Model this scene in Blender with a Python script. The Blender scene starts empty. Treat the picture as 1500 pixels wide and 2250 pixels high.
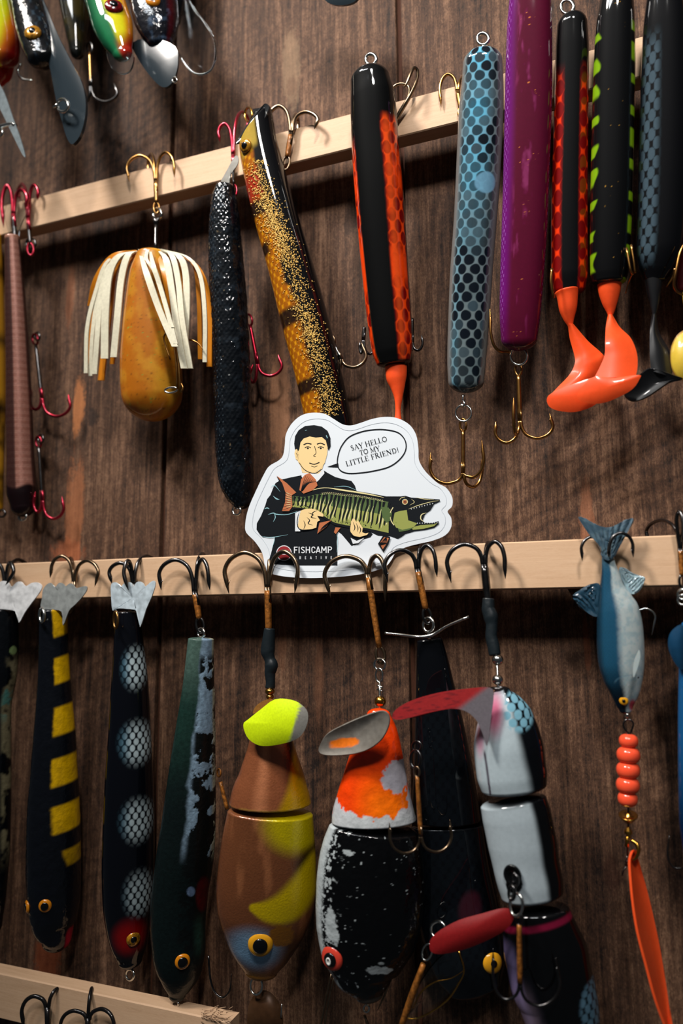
import bpy, math, random
import numpy as np
from mathutils import Vector, Matrix
from mathutils.geometry import tessellate_polygon

SC = bpy.context.scene
COL = SC.collection
random.seed(7)

# ------------------------------------------------------------------ camera
FPX, CX, CY = 1600.0, 750.0, 1125.0
ax_x = np.array([4270.0, 265.0, -1600.0]); ax_x /= np.linalg.norm(ax_x)
ax_z = np.array([-90.0, (1600.0**2 + 4270*90)/265.0, 1600.0]); ax_z /= np.linalg.norm(ax_z)
ax_y = np.cross(ax_z, ax_x)
ax_y = np.cross(ax_x, ax_z) if ax_y[2] < 0 else ax_y
# the triple above lives in (right, up, forward), a left-handed frame
W2C = np.stack([ax_x, ax_y, ax_z], axis=1)         # camera(right,up,fwd) = W2C @ world
C2W = W2C.T
D_WALL = 0.44
CAM = np.array([0.0, -D_WALL, 1.45])

cam_d = bpy.data.cameras.new('camera')
cam = bpy.data.objects.new('camera', cam_d); COL.objects.link(cam)
r_, u_, f_ = C2W @ np.array([1., 0, 0]), C2W @ np.array([0, 1., 0]), C2W @ np.array([0, 0, 1.])
m = Matrix.Identity(4)
for i in range(3):
    m[i][0], m[i][1], m[i][2], m[i][3] = r_[i], u_[i], -f_[i], CAM[i]
cam.matrix_world = m
cam_d.sensor_fit = 'VERTICAL'; cam_d.sensor_height = 36.0
cam_d.lens = 36.0*FPX/2250.0
cam_d.clip_start = 0.01
cam_d.dof.use_dof = True
cam_d.dof.aperture_fstop = 4.5
SC.camera = cam


def ray(px, py):
    px = np.asarray(px, float); py = np.asarray(py, float)
    v = np.stack([px-CX, CY-py, np.full(px.shape, FPX)], -1)
    return v @ C2W.T


def P(px, py, h):
    """point of the place h millimetres in front of the wall that is seen at (px, py)"""
    px, py, h = np.broadcast_arrays(np.asarray(px, float), np.asarray(py, float), np.asarray(h, float))
    d = ray(px, py)
    t = (-h/1000.0 - CAM[1])/d[..., 1]
    return CAM + d*t[..., None]


def proj(w):
    c = (np.asarray(w)-CAM) @ W2C.T
    return np.stack([CX+FPX*c[..., 0]/c[..., 2], CY-FPX*c[..., 1]/c[..., 2]], -1)


def S(px, py, h):
    """metres that one pixel spans around that point"""
    w = P(px, py, h)
    return ((w-CAM) @ f_)/FPX


cam_d.dof.focus_distance = float((P(770, 1090, 33)-CAM) @ f_)
CMID = P(750, 1125, 0)

# ------------------------------------------------------------------ world, lamps, exposure
wd = bpy.data.worlds.new('room'); SC.world = wd; wd.use_nodes = True
wd.node_tree.nodes['Background'].inputs[0].default_value = (0.62, 0.72, 0.80, 1)
wd.node_tree.nodes['Background'].inputs[1].default_value = 0.045


def lamp(name, off, aim, radius, cone, power, color):
    ld = bpy.data.lights.new(name, 'SPOT'); ld.shadow_soft_size = radius; ld.energy = power; ld.color = color
    ld.spot_size = math.radians(cone); ld.spot_blend = 1.0
    lo = bpy.data.objects.new(name, ld); COL.objects.link(lo)
    c = Vector((-.165, 0, 1.525)); p = c+Vector(off)
    lo.location = p
    lo.rotation_euler = (c+Vector(aim)-p).to_track_quat('-Z', 'Y').to_euler()
    return lo


lamp('ceiling_spot_lamp', (-0.50, -0.80, 1.25), (.06, 0, .15), 0.13, 39, 138.0, (1.0, 0.94, 0.87))
lamp('ceiling_fill_lamp', (0.38, -0.95, 0.95), (.05, 0, .12), 0.08, 39, 52.0, (1.0, 0.96, 0.92))
ld = bpy.data.lights.new('ceiling_panel_lamp', 'AREA'); ld.shape = 'RECTANGLE'; ld.size = .42; ld.size_y = .16; ld.energy = 7.0; ld.color = (.93, .97, 1.0)
lo = bpy.data.objects.new('ceiling_panel_lamp', ld); COL.objects.link(lo); lo.location = (-.30, -.95, 2.62)
lo.rotation_euler = (Vector((-.15, 0, 1.6))-lo.location).to_track_quat('-Z', 'Y').to_euler()
SC.view_settings.view_transform = 'Standard'
SC.view_settings.look = 'None'
SC.view_settings.gamma = 1.0
SC.view_settings.use_curve_mapping = False
SC.view_settings.exposure = -0.12

# ------------------------------------------------------------------ numeric helpers


def L(*c):
    """sRGB 0..255 to linear"""
    c = np.array(c, float)/255.0
    return np.where(c <= 0.04045, c/12.92, ((c+0.055)/1.055)**2.4)


def ss(a, b, x):
    t = np.clip((x-a)/(b-a), 0, 1)
    return t*t*(3-2*t)


def mix(a, b, m_):
    m_ = np.asarray(m_)[..., None] if np.ndim(m_) else m_
    return a*(1-m_)+b*m_


def _hash(i, j, s):
    i = i.astype(np.int64); j = j.astype(np.int64)
    n = (i*374761393 + j*668265263 + s*1442695041) & 0xffffffff
    n = ((n ^ (n >> 13))*1274126177) & 0xffffffff
    n = (n ^ (n >> 16)) & 0xffff
    return n/65535.0


def vn(x, y, s=0):
    xi = np.floor(x); yi = np.floor(y)
    fx = x-xi; fy = y-yi
    fx = fx*fx*(3-2*fx); fy = fy*fy*(3-2*fy)
    a = _hash(xi, yi, s); b = _hash(xi+1, yi, s); c = _hash(xi, yi+1, s); d = _hash(xi+1, yi+1, s)
    return (a*(1-fx)+b*fx)*(1-fy)+(c*(1-fx)+d*fx)*fy


def fbm(x, y, sc, s=0, o=4):
    v = 0; a = 0.5; t = 0
    for k in range(o):
        v = v+a*vn(x/sc+17*k, y/sc+31*k, s+k); t += a
        a *= 0.55; sc = sc/2.03
    return v/t


def cells(u, v, a, b, rx, ry, pw=2.0):
    """distance to the nearest centre of an offset grid; 1 on the scale's rim"""
    best = np.full(np.shape(u), 9.0); k0 = np.floor(v/b)
    cu = np.zeros(np.shape(u)); cv = np.zeros(np.shape(u))
    for dk in (-1, 0, 1, 2):
        k = k0+dk
        off = np.where(np.mod(k, 2) > 0.5, a/2, 0.0)
        du = u-off-a*np.round((u-off)/a)
        d = (np.abs(du/rx)**pw+np.abs((v-k*b)/ry)**pw)**(1/pw)
        m_ = d < best
        best = np.where(m_, d, best); cu = np.where(m_, u-du, cu); cv = np.where(m_, k*b, cv)
    return best, cu, cv


def pchip(x, y, q):
    x = np.asarray(x, float); y = np.asarray(y, float)
    if len(x) == 2:
        return np.interp(q, x, y)
    h = np.diff(x); d = np.diff(y)/h
    mm = np.zeros(len(x)); mm[0] = d[0]; mm[-1] = d[-1]
    for i in range(1, len(x)-1):
        if d[i-1]*d[i] > 0:
            w1 = 2*h[i]+h[i-1]; w2 = h[i]+2*h[i-1]
            mm[i] = (w1+w2)/(w1/d[i-1]+w2/d[i])
    i = np.clip(np.searchsorted(x, q)-1, 0, len(x)-2)
    t = (q-x[i])/h[i]
    return ((2*t**3-3*t**2+1)*y[i]+(t**3-2*t**2+t)*h[i]*mm[i]+(-2*t**3+3*t**2)*y[i+1]+(t**3-t**2)*h[i]*mm[i+1])


def catmull(pts, n=8, closed=False):
    p = np.asarray(pts, float); out = []
    N = len(p)
    if N == 2 and not closed:
        return np.array([p[0]*(1-t)+p[1]*t for t in np.linspace(0, 1, n+1)])
    rng = range(N) if closed else range(N-1)
    for i in rng:
        if closed:
            a, b, c, d = p[(i-1) % N], p[i], p[(i+1) % N], p[(i+2) % N]
        else:
            b, c = p[i], p[i+1]
            a = p[i-1] if i > 0 else 2*b-c
            d = p[i+2] if i+2 < N else 2*c-b
        for k in range(n):
            t = k/n
            out.append(0.5*((2*b)+(-a+c)*t+(2*a-5*b+4*c-d)*t*t+(-a+3*b-3*c+d)*t**3))
    if not closed:
        out.append(p[-1])
    return np.array(out)


# ------------------------------------------------------------------ mesh helpers
ORG = {}


def band(px, y, pts, soft=.45):
    """mask of a stroke through (x, y, halfwidth) points"""
    best = np.full(np.shape(px), 9.0)
    p = catmull(pts, 6)
    for x, yy, w in p:
        best = np.minimum(best, np.hypot(px-x, y-yy)/w)
    return ss(1+soft/2, 1-soft/2, best)


def root(name, label, cat, px, py, h, group=None):
    o = bpy.data.objects.new(name, None); COL.objects.link(o)
    loc = P(px, py, h)
    o.location = loc.tolist(); o.empty_display_size = 0.01
    o['label'] = label; o['category'] = cat
    if group:
        o['group'] = group
    ORG[o.name] = loc
    return o


def tag(o, label=None, cat=None, group=None, kind=None):
    for k, v in (('label', label), ('category', cat), ('group', group), ('kind', kind)):
        if v:
            o[k] = v
    return o


def link(name, V, F, mats, parent=None, colors=None, mi=None, smooth=True, solid=0.0, label=None):
    V = np.asarray(V, float)
    org = ORG[parent.name] if parent is not None else V.mean(0)
    me = bpy.data.meshes.new(name)
    if isinstance(F, np.ndarray) and F.ndim == 2:
        nf, k = F.shape
        me.vertices.add(len(V)); me.vertices.foreach_set('co', (V-org).astype(np.float32).ravel())
        me.loops.add(nf*k); me.loops.foreach_set('vertex_index', F.astype(np.int32).ravel())
        me.polygons.add(nf); me.polygons.foreach_set('loop_start', (np.arange(nf)*k).astype(np.int32))
        me.update(calc_edges=True); me.validate()
    else:
        me.from_pydata((V-org).tolist(), [], [list(map(int, f)) for f in F]); me.update()
    if smooth:
        me.polygons.foreach_set('use_smooth', [True]*len(me.polygons))
    if not isinstance(mats, (list, tuple)):
        mats = [mats]
    for m_ in mats:
        me.materials.append(m_)
    if mi is not None and len(mi) == len(me.polygons):
        me.polygons.foreach_set('material_index', mi)
    if colors is not None:
        ca = me.color_attributes.new('Col', 'FLOAT_COLOR', 'POINT')
        c4 = np.ones((len(V), 4), np.float32); c4[:, :3] = np.clip(colors, 0, 1)
        ca.data.foreach_set('color', c4.ravel())
    o = bpy.data.objects.new(name, me); COL.objects.link(o)
    if parent is not None:
        o.parent = parent; ORG[o.name] = org
    else:
        o.location = org.tolist(); ORG[o.name] = org
    if solid:
        md = o.modifiers.new('thickness', 'SOLIDIFY'); md.thickness = solid; md.offset = 0
        es = o.modifiers.new('sharp_rim', 'EDGE_SPLIT'); es.split_angle = math.radians(42)
    if label:
        o['label'] = label
    return o


class MB:
    def __init__(s):
        s.V = []; s.F = []; s.M = []; s.n = 0

    def add(s, V, F, m_=0):
        s.V.append(np.asarray(V, float))
        for f in F:
            s.F.append([i+s.n for i in f]); s.M.append(m_)
        s.n += len(V); return s

    def tube(s, pts, r, m_=0, seg=8, closed=False, n=6, world=False):
        """pts in (px, py, h); r in pixels, one number or one per point"""
        pts = np.asarray(pts, float)
        rr = np.full(len(pts), float(r)) if np.ndim(r) == 0 else np.asarray(r, float)
        q = catmull(np.column_stack([pts, rr]), n, closed)
        R = q[:, 3]
        if world:
            w = q[:, :3]
        else:
            w = P(q[:, 0], q[:, 1], q[:, 2]); R = R*S(q[:, 0], q[:, 1], q[:, 2])
        N = len(w)
        if closed:
            T = np.roll(w, -1, 0)-np.roll(w, 1, 0)
        else:
            T = np.gradient(w, axis=0)
        T /= np.linalg.norm(T, axis=1)[:, None]+1e-12
        up = np.array([0.13, -1.0, 0.21])
        if abs(T[0] @ up)/np.linalg.norm(up) > 0.95:
            up = np.array([1., 0, 0.3])
        nrm = np.cross(T[0], up); nrm /= np.linalg.norm(nrm)
        V = []
        ang = np.linspace(0, 2*math.pi, seg, endpoint=False)
        ns = []
        for i in range(N):
            nrm = nrm-T[i]*(nrm @ T[i]); nrm /= np.linalg.norm(nrm)+1e-12
            ns.append(nrm.copy())
        ns = np.array(ns)
        if closed:   # spread the twist
            b0 = np.cross(T[0], ns[0]); e = ns[-1]-T[0]*(ns[-1] @ T[0])
            tw = math.atan2(e @ b0, e @ ns[0])
        bs = np.cross(T, ns)
        for i in range(N):
            a = ang-(tw*i/(N-1) if closed else 0)
            V.append(w[i]+R[i]*(np.cos(a)[:, None]*ns[i]+np.sin(a)[:, None]*bs[i]))
        V = np.concatenate(V)
        F = []
        for i in range(N if closed else N-1):
            i2 = (i+1) % N
            for j in range(seg):
                j2 = (j+1) % seg
                F.append((i*seg+j, i*seg+j2, i2*seg+j2, i2*seg+j))
        if not closed:
            F.append(tuple(range(seg))[::-1]); F.append(tuple((N-1)*seg+j for j in range(seg)))
        return s.add(V, F, m_)

    def prong(s, N0, apex, outer, tip, h0, h1, r, m_=0, barb=True, hm=None):
        """one hook: from the neck N0 over the bend (apex y) to outer x and the barbed tip"""
        nx, ny = N0; g = outer-nx; tx, ty = tip
        H1, H2 = ny-apex, ty-apex
        hm = (h0+h1)/2 if hm is None else hm
        pts = [(nx, ny, h0), (nx+.05*g, apex+.55*H1, h0*.98+hm*.02), (nx+.2*g, apex+.18*H1, .7*h0+.3*hm), (nx+.52*g, apex, hm),
               (nx+.84*g, apex+.14*H2, .35*hm+.65*h1), (outer, apex+.42*H2, h1), (outer*.55+tx*.45, apex+.72*H2, h1), (tx, ty, h1)]
        rr = [r, r, r, r, r, r*.98, r*1.0, r*.08]
        s.tube(pts, rr, m_, seg=8, n=5)
        if barb:
            bx, by = outer*.62+tx*.38, apex+.66*H2
            s.tube([(outer*.4+tx*.6, apex+.80*H2, h1+.3), (bx-.09*g, by, h1+.5)], [r*.55, r*.08], m_, seg=5, n=2)
        return s

    def ring(s, c, R, r, m_=0, tilt=0.0, rot=0.0, el=1.0, seg=8, n=20):
        """closed ring round c=(px,py,h); tilt turns it away from the viewer, rot in the picture plane"""
        cx, cy, h = c; sc = float(S(cx, cy, h))
        a = np.linspace(0, 2*math.pi, n, endpoint=False)
        x = R*np.cos(a)*math.cos(tilt); z = R*np.cos(a)*math.sin(tilt); y = R*el*np.sin(a)
        X = cx+x*math.cos(rot)-y*math.sin(rot); Y = cy+x*math.sin(rot)+y*math.cos(rot)
        return s.tube(np.column_stack([X, Y, h+z*sc*1000]), r, m_, seg=seg, closed=True, n=1)

    def build(s, name, mats, parent=None, smooth=True, label=None, colf=None):
        V = np.concatenate(s.V)
        return link(name, V, s.F, mats, parent, mi=s.M, smooth=smooth, label=label, colors=None if colf is None else colf(V))


def yx(rows):
    return [((a+b)/2.0, y, (b-a)/2.0) for y, a, b in rows]


def face_vec(px, py, h):
    d = CAM-P(px, py, h); return d/np.linalg.norm(d)


def body(name, parent, rows, h0, h1, mat, colf, depth=0.8, cap0=20, cap1=20, step=2.0, nf=44, nb=10, pw=2.0, dispf=None, hrow=None, turn=0.0, label=None, skew=None):
    r = np.array(rows, float)
    s = np.concatenate([[0], np.cumsum(np.hypot(np.diff(r[:, 0]), np.diff(r[:, 1])))]); Ls = s[-1]
    q = np.linspace(0, Ls, max(4, int(Ls/step)))
    cx, cy, hw = pchip(s, r[:, 0], q), pchip(s, r[:, 1], q), pchip(s, r[:, 2], q)
    hh = np.interp(q, s, hrow) if hrow is not None else h0+(h1-h0)*q/Ls
    q0 = q.copy()

    def cap(end, c):
        k = np.linspace(0, 1, max(5, int(c/2.5)+4))[1:]*math.pi/2
        i, i2 = (0, 1) if end == 0 else (-1, -2)
        dx, dy = cx[i]-cx[i2], cy[i]-cy[i2]; dl = math.hypot(dx, dy)
        dh = (hh[i]-hh[i2])/dl
        dd = c*np.sin(k)
        return cx[i]+dx/dl*dd, cy[i]+dy/dl*dd, hw[i]*np.cos(k)+1e-3, hh[i]+dh*dd, q[i]+(dd if end else -dd)
    A = cap(0, cap0); B = cap(1, cap1)
    cx = np.concatenate([A[0][::-1], cx, B[0]]); cy = np.concatenate([A[1][::-1], cy, B[1]])
    hw2 = np.concatenate([A[2][::-1], hw, B[2]]); hh = np.concatenate([A[3][::-1], hh, B[3]])
    q = np.concatenate([A[4][::-1], q, B[4]])
    C = P(cx, cy, hh)
    mid = C[len(C)//2]; Fv = CAM-mid; Fv /= np.linalg.norm(Fv)
    if turn:
        ca, sa = math.cos(turn), math.sin(turn)
        Fv = np.array([Fv[0]*ca-Fv[1]*sa, Fv[0]*sa+Fv[1]*ca, Fv[2]])
    T = np.gradient(C, axis=0); T /= np.linalg.norm(T, axis=1)[:, None]
    side = np.cross(T, -Fv); side /= np.linalg.norm(side, axis=1)[:, None]
    front = np.cross(T, side)
    e = 1e-4
    pp = proj(C+side*e)-proj(C)
    sc = e/np.hypot(pp[:, 0], pp[:, 1])
    th = np.concatenate([np.linspace(0, math.pi, nf+1)[:-1], np.linspace(math.pi, 2*math.pi, nb+1)[:-1]])
    c, sn = np.cos(th), np.sin(th)
    ce, se = np.sign(c)*np.abs(c)**(2/pw), np.sign(sn)*np.abs(sn)**(2/pw)
    N, K = len(cx), len(th)
    g = dict(lat=np.broadcast_to(c, (N, K)), fr=np.broadcast_to(sn, (N, K)), y=np.broadcast_to(cy[:, None], (N, K)), s=np.broadcast_to(q[:, None], (N, K)),
             hw=np.broadcast_to(np.maximum(hw2, 1)[:, None], (N, K)), t=np.broadcast_to((q/Ls)[:, None], (N, K)))
    hwfull = np.concatenate([np.full(len(A[0]), hw[0]), hw, np.full(len(B[0]), hw[-1])])
    g['arc'] = hwfull[:, None]*(math.pi/2-th)[None, :]
    g['px'] = cx[:, None]+g['lat']*g['hw']
    g['x'] = g['lat']*g['hw']
    rad = hw2[:, None]*np.ones((1, K))
    if dispf is not None:
        rad = rad+dispf(g)*np.minimum(1, hw2/(0.3*hwfull))[:, None]
    V = C[:, None, :]+(rad*sc[:, None])[..., None]*(ce[None, :, None]*side[:, None, :]+depth*se[None, :, None]*front[:, None, :])
    if skew:
        fade = np.clip(1-q/skew[1], 0, 1)
        V = V-(skew[0]*sc*fade)[:, None, None]*g['lat'][..., None]*T[:, None, :]
    V = V.reshape(-1, 3)
    I = np.arange(N-1)[:, None]*K; J = np.arange(K)[None, :]; J2 = (J+1) % K
    F = np.stack([I+J, I+J2, I+K+J2, I+K+J], -1).reshape(-1, 4)
    cols = np.asarray(colf(g), float)
    cols = np.maximum(np.broadcast_to(cols, (N, K, 3)).reshape(-1, 3)-.0032, .0008)
    o = link(name, V, F, mat, parent, colors=cols, label=label)
    info = dict(C=C, side=side, front=front, sc=sc, hw=hw2, cy=cy, cx=cx, depth=depth, o=o, pw=pw)
    return o, info


def surf(info, lat, y, lift=0.0):
    i = int(np.argmin(np.abs(info['cy']-y)))
    f = math.sqrt(max(0, 1-lat*lat))
    n = lat*info['side'][i]/1.0+f/max(.3, info['depth'])*info['front'][i]; n /= np.linalg.norm(n)
    w = info['hw'][i]*info['sc'][i]
    p = info['C'][i]+w*(lat*info['side'][i]+info['depth']*f*info['front'][i])
    return p+n*lift, n, info['sc'][i]


def at_px(info, px, y, lift=0.0):
    """surface point of a body that is seen at (px, y)"""
    tx, ty = px, y
    for _ in range(8):
        i = int(np.argmin(np.abs(info['cy']-ty)))
        lat = max(-.985, min(.985, (tx-info['cx'][i])/info['hw'][i]))
        q = proj(surf(info, lat, ty)[0])
        tx += (px-q[0])*.8; ty += (y-q[1])*.8
    i = int(np.argmin(np.abs(info['cy']-ty)))
    return surf(info, max(-.985, min(.985, (tx-info['cx'][i])/info['hw'][i])), ty, lift)


def lathe(name, pos, axis, prof, mat, parent=None, seg=24, label=None, el=1.0, mb=None, m_=0):
    """prof: (radius, along axis) pairs in metres"""
    a = np.asarray(axis, float); a /= np.linalg.norm(a)
    u = np.cross(a, [0, 0, 1.0]) if abs(a[2]) < .9 else np.cross(a, [1.0, 0, 0])
    u /= np.linalg.norm(u); v = np.cross(a, u)
    an = np.linspace(0, 2*math.pi, seg, endpoint=False)
    V = []; F = []
    for r, z in prof:
        V.append(np.asarray(pos)+a*z+r*(np.cos(an)[:, None]*u+el*np.sin(an)[:, None]*v))
    for i in range(len(prof)-1):
        for j in range(seg):
            j2 = (j+1) % seg
            F.append((i*seg+j, i*seg+j2, (i+1)*seg+j2, (i+1)*seg+j))
    F.append(tuple(range(seg))[::-1]); F.append(tuple((len(prof)-1)*seg+j for j in range(seg)))
    if mb is not None:
        mb.add(np.concatenate(V), F, m_); return
    return link(name, np.concatenate(V), F, mat, parent, label=label)


def eye(parent, place, r, iris, pupil_r=0.5, pupil=None, shine=True, rim=None):
    pos, n, sc = place; R = r*sc
    b = lathe('eye', pos-n*R*.12, n, [(R, 0), (R, R*.12), (R*.93, R*.25), (R*.75, R*.36), (R*.4, R*.44), (R*.02, R*.46)], iris, parent)
    lathe('pupil', pos-n*R*.12, n, [(R*pupil_r, R*.30), (R*pupil_r*.97, R*.47), (R*pupil_r*.8, R*.53), (R*pupil_r*.1, R*.58)], pupil or M_black, b)
    return b


def plate(name, parent, outline, h, mat, colf=None, thick=0.5, dome=0.0, tilt=(0, 0), rings=8, smooth=3, hf=None, centre=None, label=None):
    o = np.array(outline, float)
    if smooth > 1:
        o = catmull(o, smooth, True)
    c = o.mean(0) if centre is None else np.array(centre, float)
    V = [[c[0], c[1]]]
    K = len(o); ks = [0.0]
    for k in np.linspace(0, 1, rings+1)[1:]:
        V += (c+(o-c)*k).tolist(); ks += [k]*K
    V = np.array(V); ks = np.array(ks)
    H = h+dome*(1-ks**2)+tilt[0]*(V[:, 0]-c[0])+tilt[1]*(V[:, 1]-c[1])
    if hf is not None:
        H = H+hf(V[:, 0], V[:, 1], ks)
    F = [(0, 1+j, 1+(j+1) % K) for j in range(K)]
    for i in range(rings-1):
        b = 1+i*K
        F += [(b+j, b+K+j, b+K+(j+1) % K, b+(j+1) % K) for j in range(K)]
    cols = None if colf is None else colf(V[:, 0], V[:, 1], ks)
    return link(name, P(V[:, 0], V[:, 1], H), F, mat, parent, colors=cols, solid=thick/1000.0, label=label)


def loft(name, parent, A, B, mat, nv=10, n=8, bulge=0.0, thick=0.8, colf=None, label=None, wave=None):
    a = catmull(A, n); b = catmull(B, n)
    U = max(len(a), len(b)); V = []; uv = []

    def rs(q):
        l = np.concatenate([[0], np.cumsum(np.hypot(*np.diff(q[:, :2], axis=0).T))])
        u = np.linspace(0, l[-1], U)
        return np.column_stack([np.interp(u, l, q[:, i]) for i in range(3)])
    a, b = rs(a), rs(b)
    for j in range(nv+1):
        t = j/nv
        q = a*(1-t)+b*t
        q[:, 2] += bulge*math.sin(math.pi*t)
        if wave is not None:
            q[:, 2] += wave(np.linspace(0, 1, U), t)
        V.append(q); uv += [(i/(U-1), t) for i in range(U)]
    V = np.concatenate(V); uv = np.array(uv)
    F = np.array([(j*U+i, j*U+i+1, (j+1)*U+i+1, (j+1)*U+i) for j in range(nv) for i in range(U-1)])
    cols = None if colf is None else colf(uv[:, 0], uv[:, 1], V[:, 0], V[:, 1])
    return link(name, P(V[:, 0], V[:, 1], V[:, 2]), F, mat, parent, colors=cols, solid=thick/1000.0, label=label)


# ------------------------------------------------------------------ materials
def _new(name):
    m_ = bpy.data.materials.new(name); m_.use_nodes = True
    nt = m_.node_tree
    return m_, nt, nt.nodes['Principled BSDF']


def paint(name, rough=.3, coat=.5, metal=0.0, bump=0.0, bs=500.0, crough=.06, spec=.25, col=None, grain=0.0, trans=0.0, sss=0.0, stretch=(1, 1, 1)):
    m_, nt, b = _new(name)
    b.inputs['Roughness'].default_value = rough
    b.inputs['Metallic'].default_value = metal
    b.inputs['Coat Weight'].default_value = coat
    b.inputs['Coat Roughness'].default_value = crough
    b.inputs['Specular IOR Level'].default_value = spec
    if trans:
        b.inputs['Transmission Weight'].default_value = trans
        b.inputs['IOR'].default_value = 1.35
    if sss:
        b.inputs['Subsurface Weight'].default_value = sss
        b.inputs['Subsurface Radius'].default_value = (1, .4, .2)
        b.inputs['Subsurface Scale'].default_value = 0.002
    N = nt.nodes
    tc = N.new('ShaderNodeTexCoord')
    mp = N.new('ShaderNodeMapping'); mp.inputs['Scale'].default_value = stretch
    nt.links.new(tc.outputs['Object'], mp.inputs[0])
    nz = N.new('ShaderNodeTexNoise'); nz.inputs['Scale'].default_value = bs; nz.inputs['Detail'].default_value = 4
    nt.links.new(mp.outputs[0], nz.inputs['Vector'])
    if col is None:
        at = N.new('ShaderNodeAttribute'); at.attribute_name = 'Col'; src = at.outputs['Color']
    else:
        rg = N.new('ShaderNodeRGB'); rg.outputs[0].default_value = (*col, 1); src = rg.outputs[0]
    g = N.new('ShaderNodeMixRGB'); g.blend_type = 'MULTIPLY'; g.inputs[0].default_value = 1
    mr = N.new('ShaderNodeMapRange'); mr.inputs['From Min'].default_value = .3; mr.inputs['From Max'].default_value = .7
    mr.inputs['To Min'].default_value = 1-grain; mr.inputs['To Max'].default_value = 1+grain*.6
    nt.links.new(nz.outputs['Fac'], mr.inputs['Value'])
    nt.links.new(src, g.inputs[1]); nt.links.new(mr.outputs[0], g.inputs[2])
    nt.links.new(g.outputs[0], b.inputs['Base Color'])
    if bump:
        bp = N.new('ShaderNodeBump'); bp.inputs['Strength'].default_value = bump; bp.inputs['Distance'].default_value = 0.0006
        nt.links.new(nz.outputs['Fac'], bp.inputs['Height'])
        nt.links.new(bp.outputs[0], b.inputs['Normal']); nt.links.new(bp.outputs[0], b.inputs['Coat Normal'])
    return m_


def solid(name, rgb, **k):
    return paint(name, col=tuple(L(*rgb)), **k)


M_black = solid('black gloss', (8, 9, 11), rough=.2, coat=.6)
M_blackr = solid('dark rubber tubing', (20, 27, 31), rough=.38, coat=0, bump=.5, bs=120)
M_gloss = paint('clear coated paint', rough=.6, coat=1.0, crough=.05, grain=.06, spec=.05)
M_epoxy = paint('lumpy epoxy coated paint', rough=.6, spec=.05, coat=.9, crough=.05, bump=1.0, bs=210, grain=.15)
M_scratched = paint('worn paint', rough=.6, spec=.1, coat=.5, crough=.18, bump=.45, bs=420, grain=.3)
M_matte = paint('matt paint', rough=.55, coat=.05, grain=.12, bs=900)
M_metalpaint = paint('metallic paint', rough=.34, metal=.38, coat=.9, crough=.05, grain=.10, bs=900, bump=.3)
M_foil = paint('pink foil', rough=.36, metal=.15, coat=.5, grain=.2, bs=700)
M_sheet = paint('brushed sheet metal', rough=.42, metal=.25, coat=0, grain=.2, bs=300)
M_soft = paint('soft plastic', rough=.4, coat=.7, sss=.3, grain=.05)
M_print = paint('sticker print', rough=.4, coat=.15, crough=.3)
M_bronze = solid('bronze hook wire', (134, 112, 88), rough=.3, metal=1, grain=.4, bs=250)
M_dark = solid('dark nickel hook wire', (82, 80, 80), rough=.28, metal=1, grain=.4, bs=250)
M_gold = solid('gold hook wire', (158, 114, 60), rough=.3, metal=1, grain=.3, bs=250)
M_steel = solid('bright steel wire', (205, 205, 200), rough=.2, metal=1, grain=.15)
M_rust = solid('rusty solder', (150, 92, 34), rough=.6, metal=.5, grain=.6, bs=500, bump=.6)
M_brass = solid('brass', (205, 150, 60), rough=.22, metal=1, grain=.15)
M_pink = solid('red anodised wire', (150, 30, 48), rough=.32, metal=.9)
M_blacknk = solid('black hook wire', (42, 40, 40), rough=.35, metal=.8)
M_yeye = solid('yellow eye enamel', (214, 150, 28), rough=.25, coat=.7)
M_oeye = solid('orange eye enamel', (196, 118, 16), rough=.25, coat=.7)
M_reye = solid('red eye enamel', (196, 60, 44), rough=.25, coat=.7)
M_seye = paint('foil eye', rough=.25, coat=.9, metal=.4, col=tuple(L(190, 130, 30)), grain=.8, bs=500)
M_deye = solid('dark red eye', (110, 8, 12), rough=.2, coat=.9, grain=.5, bs=600)
M_white = solid('white enamel', (215, 215, 210), rough=.3)
M_strand = solid('cream rubber strands', (206, 200, 176), rough=.5, coat=.1, grain=.12, bs=500)
M_amberS = solid('amber rubber', (196, 120, 22), rough=.35, coat=.3, sss=.2)
M_orange = solid('orange soft plastic', (238, 82, 34), rough=.4, coat=.2, sss=.25, grain=.05)
M_coral = solid('coral bead', (240, 84, 52), rough=.18, coat=.6, sss=.2)
M_blksoft = solid('black soft plastic', (20, 21, 23), rough=.4, coat=.3)
M_clear = paint('clear plastic lip', rough=.06, coat=0, col=(.86, .9, .92), trans=1.0)
M_smoke = paint('smoked plastic lip', rough=.2, coat=.2, col=(.022, .032, .04), trans=.25, spec=.3)
M_gltr = solid('gold glitter', (226, 186, 104), rough=.35, metal=.35, coat=.3)
M_fur = solid('brown bucktail', (96, 66, 44), rough=.7)


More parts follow.
